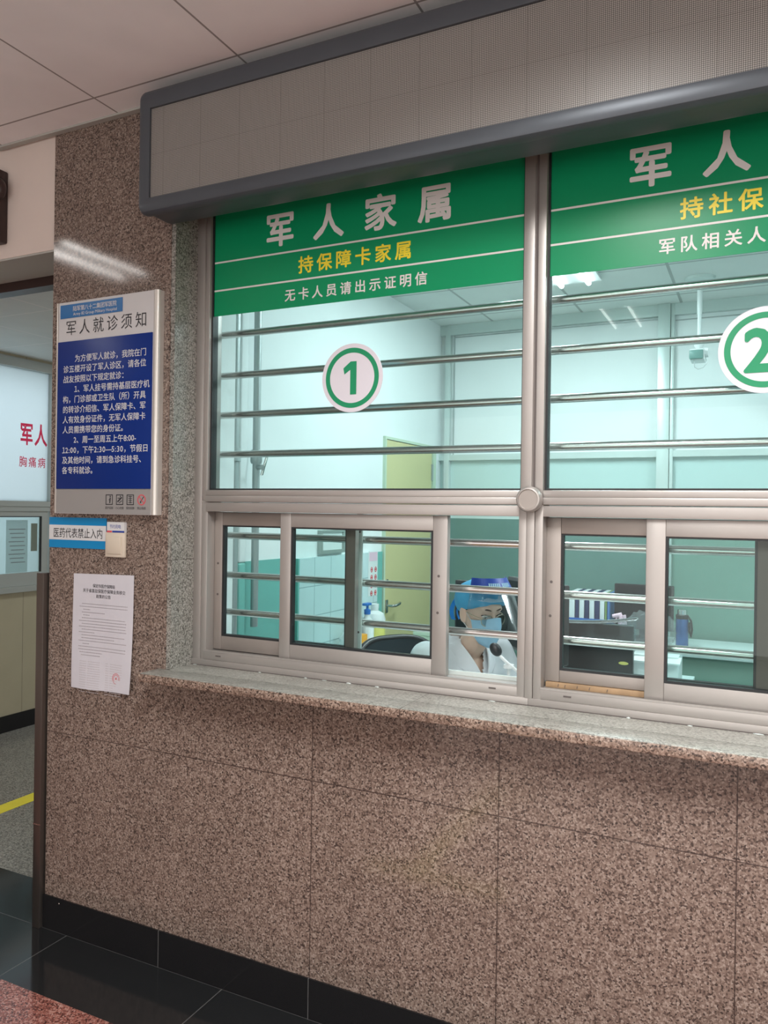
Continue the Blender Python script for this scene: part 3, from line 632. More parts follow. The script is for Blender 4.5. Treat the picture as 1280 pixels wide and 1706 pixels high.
for i in range(14):
    z = 1.032 - i * 0.0085; dash(b2, -2.268, -2.235, z, 0.001); dash(b2, -2.228, -2.17, z, 0.001); dash(b2, -2.142, -2.128, z, 0.001); dash(b2, -2.120, -2.06, z, 0.001)
obj('body_print', b, M['grey_ink'], t); obj('table_print', b2, M['mid_ink'], t)
b = MB(); c0 = (-2.088, 0.983); n = 36
for r0, r1 in ((0.0195, 0.0178),):
    vs = [[b.bm.verts.new(spl(c0[0] + r * math.cos(2 * PI * k / n), c0[1] + r * math.sin(2 * PI * k / n))) for k in range(n)] for r in (r0, r1)]
    for k in range(n): b.bm.faces.new((vs[0][k], vs[0][(k + 1) % n], vs[1][(k + 1) % n], vs[1][k]))
b.bm.faces.new([b.bm.verts.new(spl(c0[0] + (0.0062 if k % 2 == 0 else 0.0026) * math.sin(k * PI / 5), c0[1] + (0.0062 if k % 2 == 0 else 0.0026) * math.cos(k * PI / 5))) for k in range(10)])
for k in range(13):
    a = math.radians(-35 + k * 21); p = (c0[0] + 0.0138 * math.cos(a), c0[1] + 0.0138 * math.sin(a))
    b.bm.faces.new([b.bm.verts.new(spl(p[0] + dx * math.cos(a) - dy * math.sin(a), p[1] + dx * math.sin(a) + dy * math.cos(a))) for dx, dy in ((-0.0024, -0.0013), (0.0024, -0.0013), (0.0024, 0.0013), (-0.0024, 0.0013))])
obj('red_seal', b, M['red_ink'], t)

# stainless corner post
t = thing('corner_post', 'dark stainless post standing at the left edge of the granite pier', 'post', (-2.462, -0.012, 0.0))
obj('post_body', MB().box(-2.483, -2.4455, -0.022, 0.012, 0.0, 1.348, 0.002), M['guard'], t)
obj('seam', MB().box(-2.4835, -2.445, -0.0225, -0.021, 0.392, 0.396), M['steel'], t)
obj('anchor_screw', MB().lathe((-2.36, -0.0075, 0.108), [(0.004, 0.002), (0.003, 0.0)], 10, 'Y'), M['steel'], bpy.data.objects['baseboard_front'])
# dark fitting on the header wall at the picture's edge
t = thing('wall_fitting', 'dark brown wall fitting with a round knob on the cream header wall', 'fitting', (-2.74, -0.01, 2.64))
obj('backplate', MB().box(-2.83, -2.712, -0.032, 0.0115, 2.64, 2.925, 0.006), M['darkbrown'], t)
obj('knob', MB().sphere((-2.722, -0.03, 2.845), 0.045, 20, 14, (0.9, 0.6, 1)), M['darkbrown'], t)
# yellow floor tapes
ta = tag(obj('floor_tape', MB().box(-3.645, -3.545, 0.5, 3.5, 0.0, 0.0012), M['yellow_tape']), 'yellow tape stripe along the grey corridor floor', 'floor tape')
b = MB().box(-1.40, -1.33, -2.25, -1.09, 0, 0.0012).box(-1.60, -0.95, -1.09, -1.02, 0, 0.0012).box(-1.33, -1.15, -2.25, -2.18, 0, 0.0012)
tag(obj('floor_tape', b, M['yellow_tape']), 'yellow tape corner mark on the red lobby floor before booth 1', 'floor tape')
# lobby ceiling lamps, the last one added for bounce
for i, (x, y) in enumerate(LOBBY):
    hl = 0.33 if i < 2 else 0.6
    t = thing('ceiling_light', ('short ' if i < 2 else '') + 'tube light fixture on the lobby ceiling, ' + ('ahead of the granite pier', 'far behind the other lamps', 'close before the LED board', 'at the right of the lobby', 'added to bounce light off the pale hall floor')[i], 'ceiling light', (x, y, 2.995), 'lobby ceiling lights')
    f = MB().box(x - 0.16, x + 0.16, y - hl, y + hl, 3.012, 3.02)
    for a, b_, c, d in ((-0.16, -0.15, -hl, hl), (0.15, 0.16, -hl, hl), (-0.15, 0.15, -hl, -hl + 0.01), (-0.15, 0.15, hl - 0.01, hl)): f.box(x + a, x + b_, y + c, y + d, 2.996, 3.02)
    obj('tray', f, M['white_ink'], t)
    for dx in (-0.09, 0.09): obj('tube', MB().tube([(x + dx, y - hl + 0.02, 3.003), (x + dx, y + hl - 0.02, 3.003)], 0.008, 10), M['lamp_warm'], t)

# ================================================================== OFFICE: walls
struct('trim_6', MB().box(-2.04, -2.034, 0.36, 1.10, 0.10, 1.372), M['teal'])
struct('trim_7', MB().box(-2.04, -2.012, 1.10, 1.955, 0.10, 1.365), M['tile'])
struct('trim_8', MB().box(-2.04, -2.030, 1.955, 2.055, 0.10, 1.362), M['teal'])
struct('trim_9', MB().box(-2.04, -2.010, 1.086, 1.0995, 0.10, 1.366), M['teal'])
# back partition: rails, posts, panels
wb = sroot('wall_office_back', (0.3, 2.96, 0.1))
obj('upper_panel', MB().box(-2.04, 2.6, 2.985, 3.0, 1.99, 2.9), M['white'], wb)
obj('lower_panel', MB().box(-2.04, -0.505, 2.985, 3.0, 0.1, 1.56), M['teal_dark'], wb)
obj('lower_panel', MB().box(-0.505, 2.6, 2.985, 3.0, 0.1, 1.56), M['teal_light'], wb)
obj('middle_panel', MB().box(-2.04, 2.6, 2.985, 3.0, 1.56, 1.99), M['pale_teal'], wb)
rl = MB()
for z0, z1 in ((2.83, 2.9), (1.96, 2.0)): rl.box(-2.04, 2.6, 2.95, 2.985, z0, z1)
obj('rail', rl, M['alu_green'], wb)
for x0, x1, y0 in ((-2.0, -1.962, 2.945), (-0.592, -0.521, 2.93), (-0.519, -0.498, 2.945), (0.75, 0.82, 2.94)): obj('post', MB().box(x0, x1, y0, 2.985, 0.1, 2.9, 0.002), M['alu_green'], wb)
obj('bead', MB().box(-1.945, -1.94, 2.975, 2.985, 2.0, 2.83).box(-1.94, -0.60, 2.975, 2.985, 2.815, 2.82).box(-0.495, 0.75, 2.975, 2.985, 2.80, 2.805), M['pipe'], wb)
# door
d = sroot('door_1', (-2.03, 2.43, 0.1))
obj('leaf', MB().box(-2.04, -2.028, 2.08, 2.795, 0.1, 2.03), M['door'], d)
obj('door_frame', MB().box(-2.04, -2.022, 2.062, 2.08, 0.1, 2.05).box(-2.04, -2.022, 2.81, 2.86, 0.1, 2.05).box(-2.04, -2.022, 2.08, 2.81, 2.034, 2.05), M['palegreen'], d)
for z in (1.87, 1.47): obj('hinge', MB().box(-2.029, -2.020, 2.786, 2.81, z - 0.055, z + 0.055), M['pipe'], d)
h = obj('door_handle', MB().box(-2.03, -2.02, 2.093, 2.125, 0.99, 1.07, 0.004).tube([(-2.02, 2.108, 1.035), (-1.985, 2.112, 1.035), (-1.975, 2.13, 1.036), (-1.977, 2.19, 1.04), (-1.985, 2.215, 1.043)], 0.009, 10), M['steel'], d)
obj('lock_cylinder', MB().lathe((-2.028, 2.11, 1.18), [(0.016, 0), (0.014, 0.008)], 16, 'X'), M['steel'], h)

# pipes on the left wall
t = thing('water_pipe', 'thick grey vertical pipe near the window in the office left corner', 'pipe', (-1.99, 0.53, 0.1), 'office wall pipes')
obj('pipe_run', MB().tube([(-1.985, 0.53, 0.1), (-1.985, 0.53, 2.9)], 0.024, 16), M['pipe'], t)
obj('coupling', MB().lathe((-1.985, 0.53, 1.80), [(0.031, 0), (0.031, 0.055)], 16), M['pipe'], t)
obj('coupling', MB().lathe((-1.985, 0.53, 1.16), [(0.029, 0), (0.029, 0.006)], 16), M['pipe'], t)
t = thing('water_pipe', 'thin grey vertical pipe with a valve on the office left wall', 'pipe', (-1.99, 0.695, 0.1), 'office wall pipes')
obj('pipe_run', MB().tube([(-1.99, 0.70, 1.09), (-1.99, 0.70, 2.9)], 0.0165, 16), M['pipe'], t)
va = obj('valve', MB().lathe((-1.99, 0.70, 1.80), [(0.022, 0), (0.026, 0.01), (0.026, 0.05), (0.022, 0.06)], 12).tube([(-1.99, 0.70, 1.785), (-1.96, 0.685, 1.785), (-1.93, 0.66, 1.782)], 0.011, 10), M['pipe'], t)
obj('valve_lever', MB().obox((-1.955, 0.715, 1.80), (0.004, 0.002, 0), (0, 0.004, 0), (0.008, 0.012, 0.05), 0.001), M['steel'], va)
# white boxed-in duct behind the thick pipe
struct('trim_10', MB().box(-2.04, -1.995, 0.59, 0.645, 1.372, 2.9, 0.01, 3), M['white'])
struct('trim_11', MB().box(-2.04, -1.995, 0.59, 0.645, 0.10, 1.372, 0.01, 3), M['teal'])

# wall box with two slots
t = thing('wall_box', 'grey framed wall box with two dark slots above the tiled wall', 'wall box', (-2.03, 1.44, 1.378))
obj('box_frame', MB().box(-2.04, -2.018, 1.315, 1.335, 1.378, 1.50).box(-2.04, -2.018, 1.55, 1.57, 1.378, 1.50).box(-2.04, -2.018, 1.335, 1.55, 1.378, 1.396).box(-2.04, -2.018, 1.335, 1.55, 1.488, 1.50), M['alu_grey'], t)
obj('box_face', MB().box(-2.04, -2.026, 1.335, 1.55, 1.396, 1.488), M['whiteplastic'], t)
for y in (1.355, 1.43): obj('slot', MB().box(-2.0265, -2.0245, y, y + 0.055, 1.455, 1.472), M['pipe'], t)
# poster
t = thing('wall_poster', 'narrow white poster with red heading and small red pictures on the tiled wall', 'poster', (-2.011, 1.89, 1.12))
obj('sheet', MB().box(-2.0118, -2.0105, 1.835, 1.952, 1.115, 1.37), M['whiteplastic'], t)
obj('heading', MB().box(-2.0107, -2.0098, 1.845, 1.945, 1.315, 1.365), M['pink'], t)
b = MB()
for i in range(4):
    for j in range(2):
        y0, z0 = 1.86 + j * 0.05, 1.265 - i * 0.045
        b.tube([(-2.0102, y0 + 0.015 + 0.011 * math.cos(a * PI / 4), z0 + 0.014 * math.sin(a * PI / 4)) for a in range(9)], 0.0025, 6)
        b.box(-2.0106, -2.0098, y0 + 0.006, y0 + 0.024, z0 - 0.004, z0 + 0.004)
obj('pictures', b, M['red_ink'], t)

# ceiling fixtures of the office
for i, (x, y) in enumerate(OFFICE):
    t = thing('ceiling_light', ('twin tube light on the office ceiling, partly behind the green sign of booth 2', 'twin tube light on the office ceiling, over the right end of the room')[i], 'ceiling light', (x, y, 2.87), 'office ceiling lights')
    obj('tray', MB().box(x - 0.14, x + 0.14, y - 0.6, y + 0.6, 2.885, 2.8995), M['whiteplastic'], t)
    for dx in (-0.075, 0.075): obj('tube', MB().tube([(x + dx, y - 0.58, 2.872), (x + dx, y + 0.58, 2.872)], 0.013, 12), M['lamp'], t)
# hanging device
t = thing('ceiling_camera', 'white camera with dark front hanging on a pole from the office ceiling', 'camera', (-0.322, 2.46, 2.45))
obj('ceiling_plate', MB().lathe((-0.322, 2.46, 2.89), [(0.03, -0.012), (0.075, -0.006), (0.08, 0.0095)], 28), M['alu_green'], t)
obj('pole', MB().tube([(-0.322, 2.46, 2.535), (-0.322, 2.46, 2.72)], 0.010, 12).tube([(-0.322, 2.46, 2.70), (-0.322, 2.46, 2.885)], 0.0135, 12).lathe((-0.322, 2.46, 2.515), [(0.006, -0.012), (0.016, 0.0), (0.026, 0.016), (0.024, 0.024), (0.010, 0.026)], 16), M['whiteplastic'], t)
bd = obj('camera_body', MB().box(-0.365, -0.292, 2.40, 2.53, 2.445, 2.503, 0.005), M['whiteplastic'], t)
obj('camera_front', MB().box(-0.367, -0.296, 2.392, 2.402, 2.446, 2.496, 0.006), M['teal_dark'], bd)
obj('bracket', MB().box(-0.292, -0.276, 2.43, 2.50, 2.47, 2.51), M['whiteplastic'], bd)
obj('cable', MB().tube([(-0.288, 2.43, 2.475), (-0.284, 2.42, 2.45), (-0.278, 2.415, 2.425), (-0.296, 2.41, 2.40), (-0.322, 2.41, 2.392), (-0.34, 2.41, 2.405), (-0.344, 2.415, 2.447)], 0.0018, 8), M['pipe'], bd)

# counters and desks (a raised office floor lies at 0.10 m)
ct = thing('counter', 'pale narrow counter top running behind the sliding sashes', 'counter', (-0.6, 0.42, 0.10))
obj('top', MB().box(-1.84, 0.66, 0.356, 0.40, 1.032, 1.052, 0.003), M['desk'], ct); obj('bracket', MB().box(-1.80, 0.62, 0.356, 0.372, 0.85, 1.032), M['desk'], ct)
def desk(label, x0, x1, y0, y1, z, front='desk'):
    t = thing('desk', label, 'desk', ((x0 + x1) / 2, (y0 + y1) / 2, 0.1))
    obj('top', MB().box(x0, x1, y0, y1, z - 0.025, z, 0.003), M['desk'], t); obj('front_panel', MB().box(x0 + 0.03, x1 - 0.03, y0 + 0.03, y0 + 0.045, 0.2, z - 0.025), M[front], t)
    for sx in (x0 + 0.012, x1 - 0.03): obj('side_panel', MB().box(sx, sx + 0.018, y0 + 0.01, y1 - 0.01, 0.1, z - 0.025), M['desk'], t)
    return t
desk('pale desk against the office back wall carrying binders and a blue flask', -1.25, 2.5, 2.40, 2.925, 0.86, 'teal_light')
desk('pale side table along the tiled left wall with jug and bottle', -2.008, -1.60, 1.25, 2.04, 0.86)
desk('pale work desk between the seated clerk and booth 2', -0.86, -0.27, 0.42, 1.75, 0.86)
desk('pale side desk behind the seated clerk', -1.5, -0.865, 1.08, 1.65, 0.86)

# things on the side table
def at(v, *w): return V(v)
t = thing('plastic_jug', 'translucent white jug half full of yellow liquid on the side table', 'jug', (-1.965, 1.83, 0.86))
obj('jug_body', MB().lathe((-1.965, 1.83, 0.95), [(0.062, 0), (0.062, 0.045), (0.05, 0.075), (0.022, 0.09), (0.022, 0.105)], 24), M['whiteplastic'], t)
obj('liquid', MB().lathe((-1.965, 1.83, 0.8605), [(0.056, 0), (0.061, 0.006), (0.062, 0.09)], 24), M['yellowliq'], t, 'yellow liquid')
obj('cap', MB().lathe((-1.965, 1.83, 1.055), [(0.024, 0), (0.024, 0.022)], 16), M['whiteplastic'], t)
t = thing('pump_bottle', 'white pump bottle with blue top standing on the side table', 'bottle', (-1.945, 1.70, 0.86))
obj('bottle_body', MB().lathe((-1.945, 1.70, 0.8605), [(0.035, 0), (0.038, 0.01), (0.038, 0.13), (0.016, 0.16), (0.016, 0.175)], 20), M['whiteplastic'], t)
obj('pump_head', MB().lathe((-1.945, 1.70, 1.035), [(0.018, 0), (0.018, 0.025), (0.007, 0.03), (0.007, 0.05)], 14).box(-1.96, -1.93, 1.665, 1.725, 1.083, 1.097, 0.003), M['bluepl'], t)
t = thing('tissue_box', 'orange box with white tissue standing on the side table', 'box', (-1.93, 1.56, 0.86))
obj('carton', MB().box(-1.975, -1.89, 1.52, 1.60, 0.8605, 0.945, 0.004), M['orange'], t)
t2 = thing('paper_bag', 'small crumpled white bag beside the orange box', 'bag', (-1.93, 1.48, 0.86))
b = MB().sphere((-1.94, 1.46, 0.915), 0.052, 16, 12, (0.7, 0.8, 1.05))
for v in b.bm.verts: v.co += V((random.uniform(-1, 1), random.uniform(-1, 1), random.uniform(-0.4, 0.8))) * 0.006
obj('bag_body', b, M['whiteplastic'], t2)
t = thing('grey_canister', 'grey metal canister against the tiles left of the pump bottle', 'canister', (-1.975, 1.62, 0.86))
obj('canister_body', MB().lathe((-1.972, 1.628, 0.8605), [(0.03, 0), (0.032, 0.004), (0.032, 0.16), (0.028, 0.175), (0.0, 0.178)], 20), M['pipe'], t)

# office chairs
def office_chair(label, c, ang, ztop, mm='blackfabric'):
    t = thing('office_chair', label, 'chair', (c[0], c[1], 0.1)); R = Matrix.Rotation(ang, 3, 'Z'); c = V(c)
    P = lambda x, y, z: c + R @ V((x, y, 0)) + V((0, 0, z))
    def back(u, v):
        k = 2 * u - 1; ww = 0.235 * (1 - 0.10 * v ** 3); zz = 0.62 + (ztop - 0.62) * v - 0.07 * abs(k) ** 4 * (v > 0.5) * (2 * v - 1)
        return P(-0.24 + 0.07 * k * k - 0.05 * v, ww * k, zz)
    obj('backrest', MB().grid(back, 20, 16, 0.03), M[mm], t)
    rim = [back(0, v / 10) for v in range(11)] + [back(u / 20, 1) for u in range(1, 20)] + [back(1, 1 - v / 10) for v in range(11)]
    obj('back_rim', MB().tube(rim, 0.016, 10), M['blackplastic'], t)
    obj('seat', MB().obox(P(0, 0, 0.56), R @ V((0.24, 0, 0)), R @ V((0, 0.24, 0)), (0, 0, 0.035), 0.03, 3), M['blackfabric'], t)
    obj('column', MB().tube([P(0, 0, 0.18), P(0, 0, 0.53)], 0.028, 14), M['blackplastic'], t)
    obj('back_bracket', MB().tube([P(-0.1, 0, 0.53), P(-0.26, 0, 0.55), P(-0.28, 0, 0.72)], 0.02, 10), M['blackplastic'], t)
    for k in range(5):
        a = k * 2 * PI / 5 + 0.3; q = (0.27 * math.cos(a), 0.27 * math.sin(a))
        lg = obj('base_arm', MB().tube([P(0, 0, 0.19), P(q[0], q[1], 0.155)], [0.026, 0.016], 10), M['blackplastic'], t)
        obj('caster', MB().sphere(P(q[0], q[1], 0.128), 0.0275, 12, 8), M['blackplastic'], lg)
    return t
office_chair('dark chair with curved low back that the clerk sits on', (-1.17, 0.735, 0), math.radians(-30), 1.06)
t = thing('storage_box', 'pale green lidded box at the near end of the pale side table', 'box', (-1.67, 1.92, 0.86))
obj('box_body', MB().box(-1.735, -1.615, 1.86, 1.99, 0.8605, 0.915, 0.004), M['palegreen'], t); obj('box_lid', MB().box(-1.74, -1.61, 1.855, 1.995, 0.915, 0.94, 0.006), M['palegreen'], t)

# back desk
xs = [(-1.03, 0.041, 'binder_white'), (-0.986, 0.026, 'binder_navy'), (-0.957, 0.034, 'binder_white'), (-0.92, 0.03, 'binder_navy'), (-0.887, 0.034, 'binder_white'), (-0.85, 0.032, 'binder_navy'), (-0.815, 0.031, 'binder_white'), (-0.781, 0.014, 'binder_green'), (-0.764, 0.016, 'binder_blue')]
bl = ['leftmost white binder in the row behind booth 2', 'first dark navy binder from the left behind booth 2', 'second white binder from the left behind booth 2', 'second dark navy binder from the left behind booth 2', 'third white binder from the left behind booth 2', 'third dark navy binder from the left behind booth 2', 'rightmost white binder, next to the thin green folder', 'thin green folder in the row of binders', 'thin blue folder at the right end of the row of binders']
for (x, wd_, m), lb in zip(xs, bl):
    x, wd_ = -1.055 + (x + 1.03) * 0.86, wd_ * 0.86
    t = thing('binder', lb, 'binder', (x + wd_ / 2, 2.78, 0.861), 'binders on the back desk')
    obj('spine_cover', MB().box(x, x + wd_, 2.66, 2.90, 0.8605, 1.128, 0.003), M[m], t)
    if wd_ > 0.028: obj('finger_ring', MB().lathe((x + wd_ / 2, 2.6595, 0.93), [(0.008, 0.001), (0.008, -0.0008), (0.005, -0.001)], 14, 'Y'), M['steel'], t)
t = thing('file_tray', 'blue plastic file tray in front of the binders', 'tray', (-0.915, 2.48, 0.86))
obj('tray_body', MB().box(-1.03, -0.80, 2.42, 2.425, 0.8605, 0.965).box(-1.03, -0.80, 2.555, 2.56, 0.8605, 0.985).box(-1.03, -1.025, 2.42, 2.56, 0.8605, 0.985).box(-0.805, -0.80, 2.42, 2.56, 0.8605, 0.965).box(-1.03, -0.80, 2.42, 2.56, 0.8605, 0.868), M['bluepl'], t)
def monitor(label, cen, ang, wdt, hgt, zb, ztable, note=False):
    t = thing('monitor', label, 'monitor', (cen[0], cen[1], ztable)); R = Matrix.Rotation(ang, 3, 'Z'); c = V((cen[0], cen[1], 0))
    ax, ay = R @ V((1, 0, 0)), R @ V((0, 1, 0))
    sh = obj('shell', MB().obox(c + V((0, 0, zb + hgt / 2)), ax * wdt / 2, ay * 0.018, (0, 0, hgt / 2), 0.006).obox(c + ay * 0.03 + V((0, 0, zb + hgt / 2)), ax * wdt * 0.3, ay * 0.02, (0, 0, hgt * 0.3), 0.01), M['screenblack'], t)
    obj('screen', MB().obox(c - ay * 0.0185 + V((0, 0, zb + hgt / 2)), ax * (wdt / 2 - 0.012), ay * 0.001, (0, 0, hgt / 2 - 0.014)), M['gasket'], t)
    obj('stand', MB().obox(c + ay * 0.05 + V((0, 0, (zb + 0.1 + ztable) / 2)), ax * 0.03, ay * 0.012, (0, 0, (zb + 0.1 - ztable) / 2)), M['screenblack'], t)
    obj('foot', MB().obox(c + ay * 0.03 + V((0, 0, ztable + 0.0065)), ax * 0.11, ay * 0.085, (0, 0, 0.006), 0.004), M['screenblack'], t)
    if note: obj('white_note', MB().obox(c - ay * 0.0205 + ax * -0.17 + V((0, 0, zb + 0.06)), ax * 0.03, ay * 0.0006, (0, 0, 0.012)), M['whiteplastic'], sh)
    return t
monitor('black monitor on the back desk right of the binders', (-0.622, 2.70), 0, 0.335, 0.265, 0.925, 0.8605)
monitor('black monitor the seated clerk looks at, partly behind the mullion', (-0.80, 0.93), math.radians(-45), 0.42, 0.30, 1.035, 0.8605)
monitor('black monitor standing behind the head of the seated clerk', (-1.105, 1.22), math.radians(-20), 0.34, 0.27, 1.02, 0.8605)
t = thing('flask', 'blue metal flask with clear cap and black strap on the back desk', 'flask', (-0.40, 2.60, 0.861))
obj('flask_body', MB().lathe((-0.40, 2.60, 0.8605), [(0.030, 0), (0.034, 0.006), (0.034, 0.15), (0.028, 0.165)], 24), M['thermos'], t)
obj('flask_collar', MB().lathe((-0.40, 2.60, 1.0255), [(0.033, -0.01), (0.035, 0.0), (0.035, 0.012), (0.028, 0.016)], 24), M['blackplastic'], t)
obj('flask_cap', MB().lathe((-0.40, 2.60, 1.0405), [(0.026, 0), (0.026, 0.024), (0.022, 0.028)], 20), M['chrome'], t)
obj('strap', MB().tube([(-0.368, 2.595, 1.03), (-0.352, 2.585, 1.01), (-0.346, 2.58, 0.96), (-0.352, 2.58, 0.92), (-0.36, 2.585, 0.945), (-0.362, 2.59, 1.0)], 0.006, 8), M['blackplastic'], t)

# work desk by booth 2
t = thing('film_wrapped_monitor', 'dark monitor seen from behind under clear film in booth 2', 'monitor', (-0.61, 1.22, 0.861))
obj('shell', MB().box(-0.752, -0.468, 1.20, 1.235, 0.90, 1.145, 0.006), M['screenblack'], t)
obj('stand', MB().box(-0.64, -0.58, 1.205, 1.23, 0.872, 0.91).box(-0.70, -0.52, 1.14, 1.30, 0.8605, 0.873, 0.003), M['screenblack'], t)
obj('clear_film', MB().grid(lambda u, v: (-0.765 + 0.31 * u, 1.192 + 0.05 * v, 1.140 + 0.03 * u * u + 0.010 * math.sin(v * PI)), 16, 6, 0.002).grid(lambda u, v: (-0.765 + 0.31 * u, 1.193 - 0.004 * math.sin(u * 9), 1.08 + 0.06 * v + 0.03 * u * u * v), 16, 4, 0.002), M['film'], t)
obj('yellow_sticker', MB().sphere((-0.505, 1.1985, 0.99), 0.02, 16, 8, (1, 0.06, 0.35)), M['yellowliq'], t)
t = thing('white_printer', 'white boxy printer on the desk right of the wrapped monitor', 'printer', (-0.40, 1.48, 0.861))
obj('printer_body', MB().box(-0.50, -0.31, 1.40, 1.58, 0.8605, 1.00, 0.008), M['whiteplastic'], t); obj('paper_lip', MB().obox((-0.395, 1.385, 0.985), (0.095, 0, 0), (0, 0.035, 0.008), (0, 0, 0.003)), M['whiteplastic'], t)
t = thing('plastic_bag', 'crumpled clear plastic bag on top of the white printer', 'bag', (-0.45, 1.5, 1.0))
b = MB().sphere((-0.445, 1.50, 1.085), 0.105, 32, 20, (1.1, 0.8, 0.85))
for v in b.bm.verts:
    p = v.co; k = 0.012 * math.sin(p.x * 90 + p.z * 60) * math.sin(p.z * 80 - p.y * 70); v.co += (p - V((-0.43, 1.5, 1.06))).normalized() * k; v.co.x = min(v.co.x, -0.315); v.co.z = max(v.co.z, 1.002)
obj('bag_body', b, M['bag'], t)
t = thing('spray_bottle', 'pink trigger spray bottle between the binders and the plastic bag', 'spray bottle', (-0.598, 1.70, 0.861))
obj('bottle_body', MB().lathe((-0.598, 1.70, 0.8605), [(0.03, 0), (0.032, 0.006), (0.032, 0.12), (0.014, 0.17), (0.014, 0.19)], 20), M['pink'], t)
obj('trigger_head', MB().tube([(-0.592, 1.70, 1.05), (-0.594, 1.70, 1.10), (-0.60, 1.70, 1.125), (-0.635, 1.70, 1.118)], [0.017, 0.015, 0.014, 0.008], 10).tube([(-0.615, 1.70, 1.112), (-0.625, 1.70, 1.085)], 0.004, 8).tube([(-0.585, 1.70, 1.125), (-0.572, 1.70, 1.08)], [0.012, 0.005], 8), M['pink'], t)
t = thing('blue_chair', 'light blue rounded chair back at the right side of booth 2', 'chair', (0.06, 1.1, 0.1))
def bb(u, v):
    k = 2 * u - 1; return (0.10 + 0.17 * k, 1.0 + 0.06 * k * k, 0.66 + 0.42 * v * math.sqrt(max(0, 1 - (k * 0.98) ** 2)) )
obj('backrest', MB().grid(bb, 24, 10, 0.02), M['lightblue'], t)
obj('seat', MB().box(-0.08, 0.28, 1.02, 1.40, 0.53, 0.57, 0.015, 3), M['lightblue'], t)
for lx in (-0.05, 0.25):
    for ly in (1.05, 1.36): obj('leg', MB().tube([(lx, ly, 0.1), (lx, ly, 0.54)], 0.012, 10), M['steel'], t)
# gooseneck microphone and white stand on the counter
t = thing('microphone', 'gooseneck microphone with black foam head and white neck before the clerk', 'microphone', (-0.665, 0.378, 1.052))
obj('foam_head', MB().sphere((-0.785, 0.36, 1.15), 0.018, 20, 14, (1.0, 1.0, 1.35), Matrix.Rotation(math.radians(-38), 3, 'Y')), M['gasket'], t)
obj('neck', MB().tube([(-0.773, 0.362, 1.132), (-0.745, 0.368, 1.106), (-0.70, 0.375, 1.072), (-0.682, 0.378, 1.062)], 0.0055, 10), M['whiteplastic'], t)
obj('base', MB().box(-0.70, -0.63, 0.358, 0.399, 1.0525, 1.07, 0.004), M['whiteplastic'], t)
t = thing('white_stand', 'small white mushroom shaped stand on the counter below the microphone', 'stand', (-0.745, 0.378, 1.052))
obj('stem', MB().lathe((-0.745, 0.378, 1.0525), [(0.014, 0), (0.012, 0.004), (0.006, 0.008), (0.006, 0.04)], 16), M['whiteplastic'], t); obj('round_top', MB().lathe((-0.745, 0.378, 1.09), [(0.018, 0), (0.019, 0.004), (0.017, 0.012), (0.0, 0.014)], 20), M['whiteplastic'], t)

# ================================================================== THE CLERK
F = V((0.84, -0.545, 0)).normalized(); Lf = V((-F.y, F.x, 0)); HC = V((-0.946, 0.645, 1.236))
tilt = math.radians(10)
def W(f, l, z): return HC + F * f + Lf * l + V((0, 0, z))
def H(f, l, z):
    # head points lean a little forward and down about the neck
    f2 = math.cos(tilt) * (f + 0.02) + math.sin(tilt) * (z + 0.08) - 0.02; z2 = -math.sin(tilt) * (f + 0.02) + math.cos(tilt) * (z + 0.08) - 0.08
    return W(f2 * 0.88, l * 0.88, z2 * 0.89)
HT = [(-0.118, 0.080, 0.030, 0.018), (-0.112, 0.088, 0.010, 0.032), (-0.095, 0.092, -0.015, 0.046), (-0.075, 0.093, -0.035, 0.056), (-0.05, 0.091, -0.058, 0.063), (-0.02, 0.089, -0.078, 0.068), (0.0, 0.084, -0.088, 0.071), (0.02, 0.087, -0.095, 0.073), (0.045, 0.091, -0.098, 0.0745), (0.075, 0.085, -0.094, 0.073), (0.095, 0.070, -0.082, 0.065), (0.112, 0.046, -0.06, 0.049), (0.122, 0.018, -0.032, 0.026), (0.124, 0.0, -0.012, 0.008)]
def head_at(z):
    for a, b in zip(HT, HT[1:]):
        if a[0] <= z <= b[0]:
            k = (z - a[0]) / (b[0] - a[0]); return [p + (q - p) * k for p, q in zip(a[1:], b[1:])]
    return HT[0][1:] if z < HT[0][0] else HT[-1][1:]
def head_pt(z, ang, grow=0.0):
    # ang 0 = straight ahead, + towards the left ear
    f, b, hw = head_at(z); c = (f + b) / 2; rf = (f - b) / 2 + grow; rw = hw + grow
    ca, sa_ = math.cos(ang), math.sin(ang); pw = 0.86
    return (c + rf * math.copysign(abs(ca) ** pw, ca), rw * math.copysign(abs(sa_) ** pw, sa_), z)
def limb(mb, pts, rs, n=14):
    # tapered limb with rounded ends
    P = [V(p) for p in pts]; d0 = (P[0] - P[1]).normalized(); d1 = (P[-1] - P[-2]).normalized(); q = []; r = []
    for k in (0.95, 0.7, 0.35): q.append(P[0] + d0 * rs[0] * k); r.append(rs[0] * math.sqrt(1 - k * k))
    for i, p in enumerate(P):
        q.append(p); r.append(rs[i])
        if i < len(P) - 1:
            for k in (0.33, 0.66): q.append(p.lerp(P[i + 1], k)); r.append(rs[i] + (rs[i + 1] - rs[i]) * k)
    for k in (0.35, 0.7, 0.95): q.append(P[-1] + d1 * rs[-1] * k); r.append(rs[-1] * math.sqrt(1 - k * k))
    mb.tube(q, r, n); return mb
def ell(mb, rows, n=24, fn=W):
    # stack of elliptical rings: (f centre, z, half depth, half width, l centre)
    return mb.rings([[fn(c + a * math.cos(2 * PI * k / n), l + b * math.sin(2 * PI * k / n), z) for k in range(n)] for c, z, a, b, l in rows])
